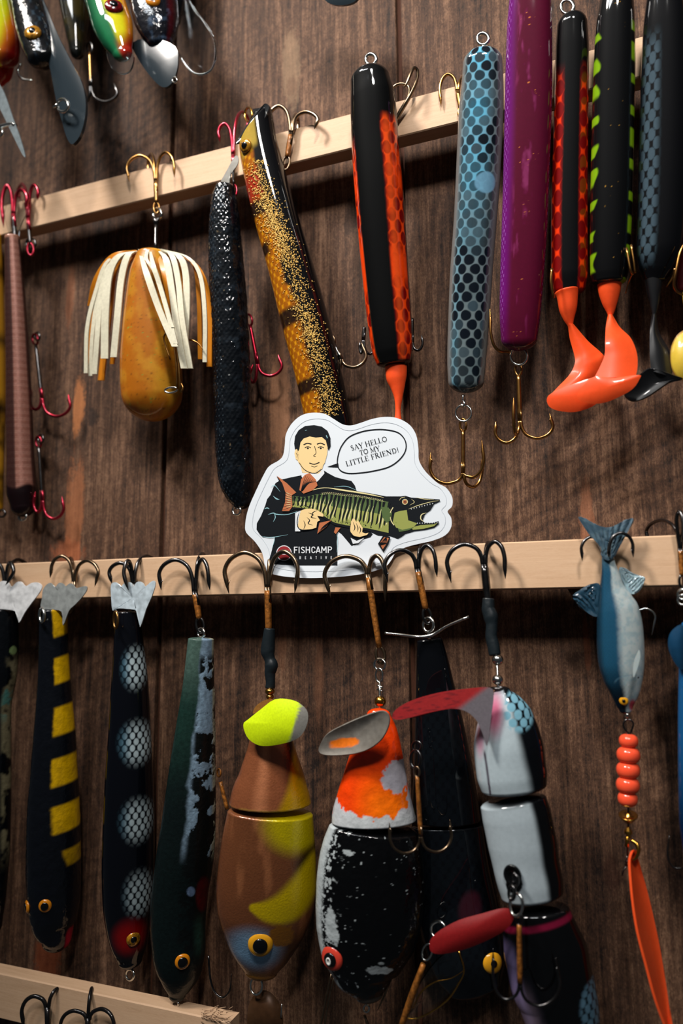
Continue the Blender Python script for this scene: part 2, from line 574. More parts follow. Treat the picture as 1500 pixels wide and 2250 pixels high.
def wood(name, dark, mid, light, axis, spots=(), rough=.72, bump=.5, fine=1.0, saw=0.0, fuzz=0.0, contrast=1.0):
    """procedural wood; axis 0 = grain runs along X, 2 = along Z. spots: (x, z, rx, rz, colour, strength) in metres"""
    m_, nt, b = _new(name); N = nt.nodes; Lk = nt.links.new
    geo = N.new('ShaderNodeNewGeometry'); oi = N.new('ShaderNodeObjectInfo')
    off = N.new('ShaderNodeVectorMath'); off.operation = 'MULTIPLY'; off.inputs[1].default_value = (37.0, 0.0, 53.0)
    cb = N.new('ShaderNodeCombineXYZ')
    for i in range(3):
        Lk(oi.outputs['Random'], cb.inputs[i])
    Lk(cb.outputs[0], off.inputs[0])
    ad = N.new('ShaderNodeVectorMath'); ad.operation = 'ADD'
    Lk(geo.outputs['Position'], ad.inputs[0]); Lk(off.outputs[0], ad.inputs[1])

    def noise(scale, stretch, detail=5, rgh=.6, dist=0.0, rot=None):
        mp = N.new('ShaderNodeMapping')
        sc = [1, 1, 1]; sc[axis] = stretch
        mp.inputs['Scale'].default_value = sc
        if rot:
            mp.inputs['Rotation'].default_value = rot
        nz = N.new('ShaderNodeTexNoise'); nz.inputs['Scale'].default_value = scale
        nz.inputs['Detail'].default_value = detail; nz.inputs['Roughness'].default_value = rgh; nz.inputs['Distortion'].default_value = dist
        Lk(ad.outputs[0], mp.inputs[0]); Lk(mp.outputs[0], nz.inputs['Vector'])
        return nz.outputs['Fac']

    def math_(op, a, c):
        n_ = N.new('ShaderNodeMath'); n_.operation = op
        for i, v in enumerate((a, c)):
            if isinstance(v, (int, float)):
                n_.inputs[i].default_value = v
            else:
                Lk(v, n_.inputs[i])
        return n_.outputs[0]
    big = noise(26, .12, 4, .55, .6)
    mid_ = noise(150, .05, 5, .65, .3)
    fin = noise(480*fine, .05, 4, .7)
    chip = noise(230, .75 if axis == 2 else .3, 6, .75, .6)
    fz = noise(1300, .45, 3, .65)
    v = math_('MULTIPLY', big, .26)
    v = math_('ADD', v, math_('MULTIPLY', mid_, .22))
    v = math_('ADD', v, math_('MULTIPLY', fin, .28))
    v = math_('ADD', v, math_('MULTIPLY', fz, .13+fuzz))
    v = math_('ADD', v, math_('MULTIPLY', chip, .16+fuzz))
    tot = .26+.22+.28+.13+.16+2*fuzz
    v = math_('DIVIDE', v, tot)
    if saw:
        wv = N.new('ShaderNodeTexWave'); wv.wave_type = 'BANDS'; wv.bands_direction = 'Z'
        wv.inputs['Scale'].default_value = 34; wv.inputs['Distortion'].default_value = 5.0; wv.inputs['Detail'].default_value = 4
        wv.inputs['Detail Scale'].default_value = 1.6
        mp = N.new('ShaderNodeMapping'); mp.inputs['Rotation'].default_value = (0, math.radians(28), 0)
        Lk(ad.outputs[0], mp.inputs[0]); Lk(mp.outputs[0], wv.inputs['Vector'])
        msk = noise(9, .8, 2, .5)
        mk = N.new('ShaderNodeMapRange'); mk.inputs['From Min'].default_value = .45; mk.inputs['From Max'].default_value = .62
        Lk(msk, mk.inputs['Value'])
        pw = math_('POWER', wv.outputs['Fac'], 2.5)
        v = math_('SUBTRACT', v, math_('MULTIPLY', math_('MULTIPLY', pw, mk.outputs[0]), saw))
    rp = N.new('ShaderNodeValToRGB'); cr = rp.color_ramp
    w = .17/contrast
    cr.elements[0].position = .5-w; cr.elements[0].color = (*dark, 1)
    cr.elements[1].position = .5+w*1.15; cr.elements[1].color = (*light, 1)
    e = cr.elements.new(.5); e.color = (*mid, 1)
    Lk(v, rp.inputs[0]); out = rp.outputs[0]
    for x, z, rx, rz, c, st in spots:
        mp = N.new('ShaderNodeMapping'); mp.vector_type = 'POINT'
        mp.inputs['Location'].default_value = (-x/rx, 0, -z/rz); mp.inputs['Scale'].default_value = (1/rx, 0, 1/rz)
        Lk(geo.outputs['Position'], mp.inputs[0])
        ln = N.new('ShaderNodeVectorMath'); ln.operation = 'LENGTH'; Lk(mp.outputs[0], ln.inputs[0])
        dd = math_('ADD', ln.outputs['Value'], math_('MULTIPLY', math_('SUBTRACT', mid_, .5), 1.6))
        dd = math_('ADD', dd, math_('MULTIPLY', math_('SUBTRACT', chip, .5), 1.8))
        mk = N.new('ShaderNodeMapRange'); mk.inputs['From Min'].default_value = 1.15; mk.inputs['From Max'].default_value = .75
        mk.inputs['To Max'].default_value = st; Lk(dd, mk.inputs['Value'])
        mx = N.new('ShaderNodeMixRGB'); Lk(mk.outputs[0], mx.inputs[0]); Lk(out, mx.inputs[1])
        mul = N.new('ShaderNodeMixRGB'); mul.blend_type = 'MULTIPLY'; mul.inputs[0].default_value = 1
        mul.inputs[1].default_value = (*c, 1)
        mr = N.new('ShaderNodeMapRange'); mr.inputs['From Min'].default_value = .35; mr.inputs['From Max'].default_value = .65
        mr.inputs['To Min'].default_value = .6; mr.inputs['To Max'].default_value = 1.3; Lk(v, mr.inputs['Value'])
        Lk(mr.outputs[0], mul.inputs[2]); Lk(mul.outputs[0], mx.inputs[2]); out = mx.outputs[0]
    Lk(out, b.inputs['Base Color'])
    b.inputs['Roughness'].default_value = rough; b.inputs['Specular IOR Level'].default_value = .3
    bp = N.new('ShaderNodeBump'); bp.inputs['Strength'].default_value = bump; bp.inputs['Distance'].default_value = 0.0016
    Lk(v, bp.inputs['Height']); Lk(bp.outputs[0], b.inputs['Normal'])
    return m_


def box(mb, x0, x1, y0, y1, z0, z1, bev=0.0006, m_=0):
    """box with chamfered long edges on its front"""
    V = []
    for x, dx in ((x0, 1), (x1, -1)):
        V += [(x, y1, z0), (x, y0+bev, z0), (x+dx*bev, y0, z0+bev), (x+dx*bev, y0, z1-bev), (x, y0+bev, z1), (x, y1, z1)]
    F = [(0, 1, 2, 3, 4, 5), (11, 10, 9, 8, 7, 6)] + [(i, i+6, (i+1) % 6+6, (i+1) % 6) for i in range(6)]
    mb.add(V, F, m_)

# ------------------------------------------------------------------ the wall: rough sawn planks
def zx(px, py, h=0):
    w = P(px, py, h); return w[0], w[2]


def spot(px, py, rx, ry, c, st):
    x, z = zx(px, py); s = float(S(px, py, 0))
    return (x, z, rx*s/.93, ry*s, tuple(L(*c)), st)


WALL_SPOTS = [spot(638, 150, 20, 90, (150, 120, 92), .55), spot(172, 895, 14, 62, (178, 112, 66), .85), spot(165, 1130, 22, 130, (158, 98, 62), .75),
              spot(615, 870, 22, 150, (168, 118, 84), .7), spot(155, 650, 12, 70, (150, 92, 60), .5), spot(640, 190, 12, 22, (104, 74, 54), .6),
              spot(1290, 1150, 14, 90, (150, 96, 66), .6), spot(1290, 1420, 8, 60, (150, 84, 52), .45), spot(105, 2100, 30, 60, (140, 68, 34), .7),
              spot(700, 1500, 10, 90, (140, 92, 64), .35), spot(620, 1420, 10, 60, (136, 88, 60), .3), spot(205, 915, 12, 22, (34, 24, 20), .7),
              spot(560, 520, 10, 60, (140, 104, 80), .35), spot(845, 650, 5, 60, (150, 112, 88), .3),
              spot(770, 480, 16, 50, (52, 36, 28), .6), spot(1345, 1920, 16, 40, (60, 30, 18), .5), spot(150, 1215, 40, 30, (180, 100, 62), .5)]
M_wall = wood('rough sawn brown plank', (.011, .005, .003), (.084, .0395, .021), (.26, .14, .080), 2, WALL_SPOTS, rough=.78, bump=1.0, saw=.028, contrast=2.0, fuzz=.05)
M_groove = wood('red brown groove board', (.035, .012, .006), (.10, .036, .018), (.15, .055, .03), 2, rough=.8, bump=.3)
M_rail = wood('pale planed wood', (.46, .28, .155), (.60, .385, .235), (.69, .47, .30), 0,
              [spot(30, 1243, 26, 10, (160, 96, 56), .85), spot(50, 1256, 20, 3, (84, 50, 28), .9), spot(84, 1256, 9, 36, (196, 134, 92), .6), spot(30, 1232, 8, 7, (92, 56, 34), .8)],
              rough=.55, bump=.14, fine=1.3)

wall = bpy.data.objects.new('wall_back', None); COL.objects.link(wall); wall.location = (-.2, 0, 1.45)
ORG['wall_back'] = np.array([-.2, 0, 1.45]); wall['kind'] = 'structure'
PX0, PP = -0.3044, 0.1832
for k in range(-3, 4):
    mb = MB(); x0 = PX0+k*PP
    box(mb, x0+.0016, x0+PP-.0016, 0.0, 0.018, .90, 2.25, .0008)
    mb.build('plank', M_wall, wall, smooth=False)
mb = MB(); box(mb, PX0-3*PP, PX0+4*PP, .0045, .024, .90, 2.25)
mb.build('groove_board', M_groove, wall, smooth=False)


# ------------------------------------------------------------------ the three rails, held off the wall by spacers
def rail(label, x0, x1, z0, z1, xs, joint=None):
    org = np.array([(x0+x1)/2, -.022, (z0+z1)/2])
    e = bpy.data.objects.new('hook_rail', None); COL.objects.link(e); e.location = org.tolist(); ORG[e.name] = org
    tag(e, label, 'rail', 'pale wooden rails holding the hooks')
    mb = MB(); box(mb, x0, x1, -.028, -.0165, z0, z1, .0007); mb.build('rail_board', M_rail, e, smooth=False)
    if joint:
        mb = MB(); box(mb, x1+.0006, joint, -.0275, -.0165, z0+.0004, z1, .0007); mb.build('rail_board', M_rail, e, smooth=False)
    for x in xs:
        mb = MB(); box(mb, x-.009, x+.009, -.0165, 0, z0+.003, z1-.003); mb.build('spacer', M_rail, e, smooth=False)
    return e


rail('pale wooden rail slanting up behind the amber skirted bait and black jerkbaits', -.62, .28, 1.7531, 1.7782, (-.55, .2))
rail('pale wooden rail under the white sticker', -.62, P(1497, 1230, 28)[0], 1.4643, 1.4906, (-.55, -.02, .2), .30)
rail('pale wooden rail at the bottom edge with black hooks over it', -.60, P(505, 2240, 28)[0], 1.187, 1.2147, (-.50,))
# splintered fibres where the bottom rail was sawn off
mb = MB()
for i in range(46):
    x, y = random.uniform(440, 505), random.uniform(2216, 2246)
    a = random.uniform(-.5, .9); l = random.uniform(6, 22)
    mb.tube([(x, y, 28.5), (x+l*.5*math.cos(a), y-l*.5*math.sin(a), 29.5), (x+l*math.cos(a), y-l*math.sin(a)*.8, 30.5)], [.9, .7, .2], seg=4, n=2)
o = mb.build('splinters', M_rail, bpy.data.objects['hook_rail.002']); o['kind'] = 'stuff'

# ------------------------------------------------------------------ the die-cut sticker leaning on the rail
def hst(x, y):
    x = np.asarray(x, float); y = np.asarray(y, float)
    return 30.2+(1265-y)*.016+ss(1215, 1275, y)*1.1


ST_OUT = [(583, 1248), (576, 1215), (560, 1190), (541, 1170), (539, 1150), (545, 1120), (558, 1088), (580, 1042), (592, 1024), (612, 1012),
          (622, 1000), (626, 975), (628, 955), (640, 932), (660, 914), (684, 907), (712, 909), (732, 920), (752, 932), (770, 935), (790, 930),
          (820, 920), (850, 916), (876, 920), (900, 934), (914, 956), (919, 985), (920, 1010), (930, 1030), (944, 1046), (962, 1062), (980, 1072),
          (993, 1092), (993, 1112), (983, 1124), (991, 1138), (991, 1158), (978, 1176), (950, 1188), (915, 1196), (890, 1203), (870, 1213),
          (860, 1230), (845, 1246), (810, 1258), (770, 1265), (720, 1269), (670, 1270), (620, 1266), (590, 1258)]
stk = root('sticker', 'white die-cut sticker of a suited man holding a muskie, propped on the rail', 'sticker', 770, 1268, 30)


def flat_poly(name, polys, mats, parent, lay, thick=None):
    """polys: list of (points px, material index); laid lay*0.05 mm above the sheet"""
    V = []; F = []; M = []
    for pts, mi in polys:
        tr = tessellate_polygon([[Vector((p[0], p[1], 0)) for p in pts]])
        b = len(V)
        H = hst([p[0] for p in pts], [p[1] for p in pts])+.26+lay*.05
        V += P([p[0] for p in pts], [p[1] for p in pts], H).tolist()
        for t in tr:
            F.append(tuple(b+i for i in t)); M.append(mi)
    return link(name, V, F, mats, parent, mi=M, smooth=False)


sheet = plate('sheet', stk, ST_OUT, 0, solid('white vinyl', (222, 228, 234), rough=.32, coat=.1), thick=.35, rings=14, smooth=4,
              hf=lambda x, y, k: hst(x, y), centre=(760, 1100))
IK = solid('sticker ink black', (22, 25, 29), rough=.4, coat=.1)
SK = solid('sticker ink skin', (240, 208, 150), rough=.4)
WH = solid('sticker ink white', (226, 230, 234), rough=.4)
GR = solid('sticker ink light green', (150, 156, 84), rough=.4)
GD = solid('sticker ink mid green', (84, 104, 62), rough=.4)
CRM = solid('sticker ink cream', (226, 214, 160), rough=.4)
OR_ = solid('sticker ink fin orange', (190, 112, 74), rough=.4)
RD = solid('sticker ink red', (150, 46, 50), rough=.4)
GY = solid('sticker ink blue grey', (150, 196, 204), rough=.4)
LG = solid('sticker ink cut line', (196, 203, 210), rough=.4)
INK = [IK, SK, WH, GR, GD, CRM, OR_, RD, GY, LG]


def z3(*p):    # coordinates read in a threefold enlargement
    return [(520+x/3.0, 880+y/3.0) for x, y in p]


def rib(pts, w, closed=False, n=5, sm=True):
    """stroke as quads: list of polygons; w a number or one per point"""
    p = np.array(pts, float)
    ww = np.full(len(p), float(w)) if np.ndim(w) == 0 else np.array(w, float)
    q = np.column_stack([p, ww])
    q = catmull(q, n, closed) if sm else q
    if closed:
        q = np.vstack([q, q[:1]])
    d = np.gradient(q[:, :2], axis=0); d /= np.linalg.norm(d, axis=1)[:, None]+1e-9
    nr = np.column_stack([-d[:, 1], d[:, 0]])*q[:, 2:3]/2
    a, b = q[:, :2]+nr, q[:, :2]-nr
    return [[tuple(a[i]), tuple(a[i+1]), tuple(b[i+1]), tuple(b[i])] for i in range(len(q)-1)]


# faint inner cut line
co = catmull(np.array(ST_OUT), 3, True); cc = co.mean(0)
inner = [(cc[0]+(x-cc[0])*.935, cc[1]+(y-cc[1])*.925) for x, y in co[::3]]
flat_poly('cut_line', [(q, 0) for q in rib(inner, .9, True, 3)], [LG], stk, 1)

# the man: a plain figure in a dark suit
suit = z3((430, 492), (350, 508), (290, 522), (255, 545), (238, 580), (222, 622), (200, 650), (188, 690), (160, 760), (132, 810), (130, 850), (150, 880),
          (170, 900), (210, 900), (250, 895), (246, 930), (225, 1010), (205, 1075), (300, 1082), (420, 1086), (560, 1086), (662, 1086), (662, 1000), (658, 930),
          (665, 860), (690, 880), (720, 915), (755, 957), (790, 945), (830, 915), (880, 900), (895, 880), (840, 820), (800, 720), (790, 600), (778, 560),
          (755, 530), (700, 518), (650, 505), (600, 478), (575, 462), (560, 500), (500, 520), (450, 510))
pl = [(suit, 0)]
flat_poly('printed_suit', pl, INK, stk, 2)
fig = [(z3((430, 470), (426, 500), (452, 540), (500, 560), (540, 525), (578, 480), (572, 455)), 2),
       (z3((420, 420), (430, 476), (470, 505), (520, 500), (560, 462), (574, 410)), 1)]
flat_poly('printed_collar', fig, INK, stk, 3)
head = z3((400, 300), (396, 350), (402, 400), (425, 440), (470, 470), (510, 476), (550, 455), (580, 410), (596, 350), (600, 290), (590, 230), (500, 210), (410, 230))
ear = z3((396, 318), (384, 326), (380, 350), (388, 385), (404, 398), (410, 360))
flat_poly('printed_face', [(ear, 1), (head, 1)], INK, stk, 4)
hair = z3((384, 325), (378, 285), (384, 235), (408, 195), (450, 168), (510, 162), (560, 172), (598, 200), (616, 245), (618, 300), (604, 330), (596, 300), (586, 262),
          (560, 240), (520, 244), (480, 236), (440, 250), (420, 275), (412, 320), (404, 335), (396, 318))
feat = [(hair, 0)]
for pts, w in ((((440, 292), (465, 282), (492, 288)), 7), (((528, 288), (552, 281), (580, 292)), 7), (((448, 312), (468, 304), (488, 312)), 5),
               (((534, 312), (553, 304), (573, 312)), 5), (((512, 300), (522, 345), (506, 364), (520, 370)), 4), (((478, 412), (510, 420), (545, 408)), 6),
               (((490, 432), (512, 438), (532, 430)), 3), (((412, 410), (440, 450), (480, 474), (520, 478), (560, 452)), 4), (((390, 345), (398, 360), (396, 376)), 3)):
    feat += [(q, 0) for q in rib(z3(*pts), w/3.0)]
for cx_, cy_ in ((468, 315), (553, 315)):
    feat.append((z3(*[(cx_+7*math.cos(a), cy_+6*math.sin(a)) for a in np.linspace(0, 6.28, 9)[:-1]]), 0))
for pts in (((440, 205), (480, 185), (520, 182)), ((570, 205), (592, 235), (602, 270))):
    feat += [(q, 8) for q in rib(z3(*pts), [.2, 2.0, .2])]
flat_poly('printed_hair_and_features', feat, INK, stk, 5)
fold = []
for pts, w in ((((238, 628), (262, 648), (282, 652)), [.3, 2.6, .3]), (((180, 716), (200, 708), (216, 716)), [.3, 2.2, .3]), (((222, 570), (250, 560), (285, 600)), [.3, 1.4, .3]),
               (((205, 752), (240, 742), (262, 750), (330, 752), (400, 732)), [.3, 2.0, 2.0, 1.4, .8]), (((246, 742), (254, 770), (240, 800)), [.3, 1.8, .3]),
               (((165, 896), (230, 902), (338, 884)), [.3, 1.3, .3]), (((640, 570), (720, 566), (790, 592)), [.3, 1.4, .3]), (((656, 860), (664, 920), (660, 1000)), [.5, 1.0, .5]),
               (((250, 900), (246, 930), (230, 980)), [.3, 1.0, .3])):
    fold += [(q, 8 if w[1] < 3 else 5) for q in rib(z3(*pts), w)]
flat_poly('printed_folds', fold, INK, stk, 6)

# the fish
fish = z3((300, 735), (312, 650), (295, 560), (262, 500), (300, 520), (350, 560), (392, 608), (450, 618), (520, 590), (600, 574), (680, 586), (760, 592), (880, 612),
          (985, 632), (1080, 632), (1110, 628), (1150, 640), (1250, 646), (1338, 652), (1338, 662), (1300, 680), (1275, 720), (1240, 745), (1222, 790), (1240, 806),
          (1290, 806), (1330, 795), (1330, 812), (1300, 836), (1240, 850), (1170, 858), (1110, 876), (1085, 895), (1060, 908), (1010, 890), (930, 886), (880, 862),
          (800, 848), (720, 838), (640, 820), (560, 770), (470, 722), (380, 716), (345, 735))
flat_poly('printed_fish_outline', [(fish, 0)], INK, stk, 7)


def top_(x):
    return np.interp(x, [365, 450, 520, 600, 700, 800, 900, 1000, 1100], [622, 628, 606, 592, 602, 610, 626, 645, 652])


def bot_(x):
    return np.interp(x, [365, 450, 560, 640, 720, 800, 880, 960, 1060], [706, 714, 756, 808, 826, 836, 850, 868, 890])


gp = []
rr = random.Random(3)
xs_ = np.linspace(368, 1000, 30)
for i in range(len(xs_)-1):
    a, b = xs_[i], xs_[i+1]
    gp.append((z3((a, top_(a)+.1*(bot_(a)-top_(a))), (b, top_(b)+.1*(bot_(b)-top_(b))), (b, (top_(b)+bot_(b))/2), (a, (top_(a)+bot_(a))/2)), 4))
    gp.append((z3((a, (top_(a)+bot_(a))/2), (b, (top_(b)+bot_(b))/2), (b, bot_(b)-4), (a, bot_(a)-4)), 3))
flat_poly('printed_fish_flank', gp, INK, stk, 8)
bars = []
for x in np.arange(385, 1010, 27):
    t0, b0 = top_(x), bot_(x); H = b0-t0; sl = -.2
    ys = [t0+.12*H, t0+.3*H, t0+.5*H, t0+.72*H, t0+(.86+rr.uniform(-.1, .08))*H]
    pts = [(x+sl*(y-t0)+rr.uniform(-6, 6), y) for y in ys]
    bars += [(q, 0) for q in rib(z3(*pts), [6, 4.4, 3.0*rr.uniform(.7, 1.3), 3.6, .6])]
    if rr.random() < .7:
        bars += [(q, 5) for q in rib(z3((pts[1][0]+14, pts[1][1]), (pts[2][0]+13, pts[2][1]), (pts[3][0]+14, pts[3][1]), (pts[4][0]+15, pts[4][1]-8)), [.3, 1.6, 2.0, .3])]
for k in range(60):
    x = rr.uniform(380, 900); y = bot_(x)-rr.uniform(6, 26)
    r = rr.uniform(2, 4.5)
    bars.append((z3((x-r, y), (x, y-r), (x+r, y), (x, y+r)), 0))
flat_poly('printed_fish_bars', bars, INK, stk, 9)
dt = [(q, 5) for q in rib(z3((470, 600), (540, 580), (600, 576), (680, 588), (800, 606), (900, 624), (970, 640)), [.4, 1.6, 1.2, 3.2, 3.2, 2.4, .4])]
for k in range(34):
    x = 560+k*12; y = top_(x)+10+k*.25
    dt.append((z3((x, y), (x+7, y+1), (x+7, y+4), (x, y+3)), 5))
    dt.append((z3((x+4, y+8), (x+10, y+9), (x+10, y+12), (x+4, y+11)), 5))
# head plates, jaws, teeth, eye
dt += [(z3((950, 700), (1000, 706), (1022, 740), (1015, 790), (985, 806), (960, 770)), 4), (z3((1040, 740), (1075, 728), (1120, 722), (1130, 790), (1190, 810), (1160, 838), (1090, 852), (1050, 838), (1028, 800)), 3),
       (z3((1046, 800), (1100, 826), (1170, 836), (1130, 856), (1070, 866)), 4), (z3((1150, 836), (1210, 822), (1300, 816), (1322, 806), (1300, 828), (1230, 846), (1160, 852)), 3)]
for pts, w in ((((1030, 704), (1012, 740), (1016, 790), (1036, 822)), 2.0), (((1130, 716), (1200, 690), (1280, 668), (1330, 660)), [.3, 1.4, 1.0, .3]), (((1250, 740), (1218, 752), (1212, 780), (1232, 800)), [.4, 2, 2, .4]),
               (((1140, 690), (1170, 670), (1150, 650)), [.3, 1.2, .3]), (((1180, 640), (1240, 650), (1300, 655)), [.3, 1.2, .3]), (((1070, 660), (1084, 642), (1110, 636)), [.3, 1.2, .3])):
    dt += [(q, 5) for q in rib(z3(*pts), w)]
for k in range(9):
    t = k/8; x = 1150+t*140; y = 712-t*36
    dt.append((z3((x-3, y), (x+3, y-1), (x+1, y+9)), 2))
    x = 1190+t*130; y = 812-t*4
    dt.append((z3((x-3, y), (x+3, y), (x, y-9)), 2))
for i, (r1, c_) in enumerate(((19, 5), (14, 0), (12, 6), (5.5, 0))):
    dt.append((z3(*[(1108+r1*math.cos(a), 668+r1*math.sin(a)) for a in np.linspace(0, 2*math.pi, 15)[:-1]]), c_))
flat_poly('printed_fish_head', dt[:-4], INK, stk, 10)
for i, d_ in enumerate(dt[-4:]):
    flat_poly('printed_fish_eye', [d_], INK, stk, 11+i)
# fins
fins = [(z3((262, 495), (300, 545), (322, 610), (318, 670), (298, 728), (345, 728), (366, 700), (362, 625), (392, 606), (330, 545)), 6),
        (z3((412, 590), (424, 520), (448, 490), (480, 478), (520, 520), (532, 560), (500, 592), (440, 614)), 6),
        (z3((545, 806), (622, 790), (590, 832), (530, 878)), 6), (z3((650, 836), (684, 838), (652, 880), (640, 868)), 6),
        (z3((965, 888), (1012, 900), (1000, 940), (965, 998), (930, 945)), 0), (z3((972, 900), (1002, 908), (990, 940), (962, 980), (940, 942)), 6)]
flat_poly('printed_fins', fins, INK, stk, 11)
ray_ = []
for k in range(7):
    t = k/6
    ray_ += [(q, 0) for q in rib(z3((424+8*t, 600-4*t), (434+t*40, 556-10*t), (455+t*68, 494+t*40)), [2.0, 1.3, .5])]
    ray_ += [(q, 5) for q in rib(z3((324, 700-t*95), (340, 702-t*88), (362, 694-t*72)), [.3, 1.2, .3])]
    ray_ += [(q, 0) for q in rib(z3((300+t*10, 722-t*120), (330, 712-t*100), (358, 700-t*75)), [.3, .8, .3])]
    ray_ += [(q, 0) for q in rib(z3((616, 796), (570+t*18, 830), (540+t*46, 868-t*34)), [.9, .9, .4])]
    ray_ += [(q, 0) for q in rib(z3((985, 900), (952+t*40, 935+4*t), (945+t*45, 955-t*8)), [1.2, .8, .3])]
flat_poly('printed_fin_rays', ray_, INK, stk, 12)
hands = [(z3((385, 742), (420, 725), (418, 862), (384, 862)), 2),
         (z3((412, 730), (450, 715), (490, 712), (530, 722), (572, 750), (570, 766), (530, 760), (548, 790), (530, 800), (524, 838), (500, 846), (462, 852), (430, 852), (404, 836), (398, 790)), 1),
         (z3((752, 800), (764, 778), (778, 782), (786, 800), (800, 792), (812, 812), (830, 840), (826, 868), (846, 876), (868, 872), (858, 886), (810, 900), (770, 892), (745, 860)), 1),
         (z3((750, 905), (790, 925), (840, 905), (800, 940), (765, 945)), 2)]
flat_poly('printed_hands', hands, INK, stk, 13)
hl = []
for pts in (((470, 740), (500, 752), (490, 770), (525, 776)), ((462, 770), (480, 790), (470, 810), (500, 822)), ((530, 724), (500, 740), (508, 760)), ((440, 850), (450, 820), (440, 790)),
            ((766, 800), (778, 836), (770, 862)), ((786, 806), (798, 840), (794, 866)), ((806, 826), (816, 852), (808, 878)), ((412, 730), (398, 790), (404, 836), (430, 853), (500, 848)),
            ((752, 800), (745, 860), (770, 893), (812, 901))):
    hl += [(q, 0) for q in rib(z3(*pts), [.4]+[1.9]*(len(pts)-2)+[.4])]
flat_poly('printed_hand_lines', hl, INK, stk, 14)
# speech bubble
bub = z3((662, 410), (668, 360), (690, 300), (740, 240), (820, 206), (900, 192), (980, 192), (1060, 210), (1102, 250), (1116, 300), (1102, 350), (1060, 400), (1000, 438), (920, 460),
         (830, 475), (740, 480), (690, 466), (668, 440))
tail = z3((596, 437), (668, 412), (672, 442), (640, 440))
flat_poly('bubble_tail', [(tail, 0)], INK, stk, 2)
flat_poly('speech_bubble', [(q, 0) for q in rib(bub, 2.3, True, 4)], INK, stk, 3)


# ---- lettering, drawn stroke by stroke
def arc(cx, cy, rx, ry, a0, a1, n=10):
    return [(cx+rx*math.cos(math.radians(a)), cy+ry*math.sin(math.radians(a))) for a in np.linspace(a0, a1, n)]


K, k_ = .15, .06      # thick and thin strokes


def sf(x, y, w=.26):
    return ([(x-w/2, y), (x+w/2, y)], .05)


SERIF = {   # y runs up from the baseline; (advance, strokes)
    'L': (.68, [([(.18, 0), (.18, 1)], K), sf(.18, 1), ([(.05, .02), (.6, .02)], .05), ([(.6, 0), (.64, .24)], .06)]),
    'I': (.42, [([(.2, 0), (.2, 1)], K), sf(.2, 0), sf(.2, 1)]),
    'T': (.74, [([(.36, 0), (.36, 1)], K), sf(.36, 0), ([(.04, .98), (.68, .98)], .06), ([(.04, 1), (.02, .76)], .06), ([(.68, 1), (.70, .76)], .06)]),
    'H': (.92, [([(.18, 0), (.18, 1)], K), ([(.72, 0), (.72, 1)], K), sf(.18, 0), sf(.18, 1), sf(.72, 0), sf(.72, 1), ([(.18, .52), (.72, .52)], k_)]),
    'E': (.72, [([(.18, 0), (.18, 1)], K), ([(.05, .02), (.6, .02)], .05), ([(.05, .98), (.58, .98)], .05), ([(.18, .52), (.46, .52)], k_), ([(.6, 0), (.64, .24)], .06), ([(.58, 1), (.6, .78)], .06), ([(.46, .42), (.46, .62)], .05)]),
    'F': (.68, [([(.18, 0), (.18, 1)], K), sf(.18, 0), ([(.05, .98), (.58, .98)], .05), ([(.18, .50), (.46, .50)], k_), ([(.58, 1), (.6, .78)], .06), ([(.46, .40), (.46, .60)], .05)]),
    'A': (.82, [([(.1, 0), (.4, 1)], k_), ([(.4, 1), (.7, 0)], K), sf(.1, 0), sf(.7, 0), ([(.22, .34), (.58, .34)], .05)]),
    'Y': (.78, [([(.08, 1), (.38, .46)], K), ([(.66, 1), (.38, .46)], k_), ([(.38, .48), (.38, 0)], K), sf(.38, 0), sf(.1, 1), sf(.66, 1)]),
    'O': (.92, [(arc(.44, .5, .36, .47, 0, 360, 22), .11)]),
    'M': (1.06, [([(.16, 0), (.16, 1)], k_), ([(.16, 1), (.5, .1)], .13), ([(.5, .1), (.84, 1)], k_), ([(.84, 1), (.86, 0)], K), sf(.16, 0), sf(.86, 0), sf(.13, 1, .2), sf(.88, 1, .2)]),
    'N': (.94, [([(.16, 0), (.16, 1)], k_), ([(.16, 1), (.74, .02)], K), ([(.74, 0), (.74, 1)], k_), sf(.16, 0), sf(.14, 1, .2), sf(.74, 1)]),
    'R': (.82, [([(.18, 0), (.18, 1)], K), sf(.18, 0), ([(.05, .98), (.36, .98)], .05), (arc(.34, .74, .2, .23, 90, -90, 9), .10), ([(.18, .5), (.36, .5)], .05), ([(.36, .5), (.7, 0)], .13), sf(.72, .0, .14)]),
    'D': (.88, [([(.18, 0), (.18, 1)], K), ([(.05, .98), (.38, .98)], .05), ([(.05, .02), (.38, .02)], .05), (arc(.36, .5, .36, .47, 90, -90, 12), .11)]),
    'S': (.62, [(arc(.3, .74, .19, .22, 40, 220, 9)+arc(.3, .25, .21, .23, 60, -140, 10), .10)]),
    '!': (.36, [([(.16, .30), (.16, 1)], .12), ([(.16, 0), (.16, .12)], .13)]),
    ' ': (.34, [])}
W_ = .15
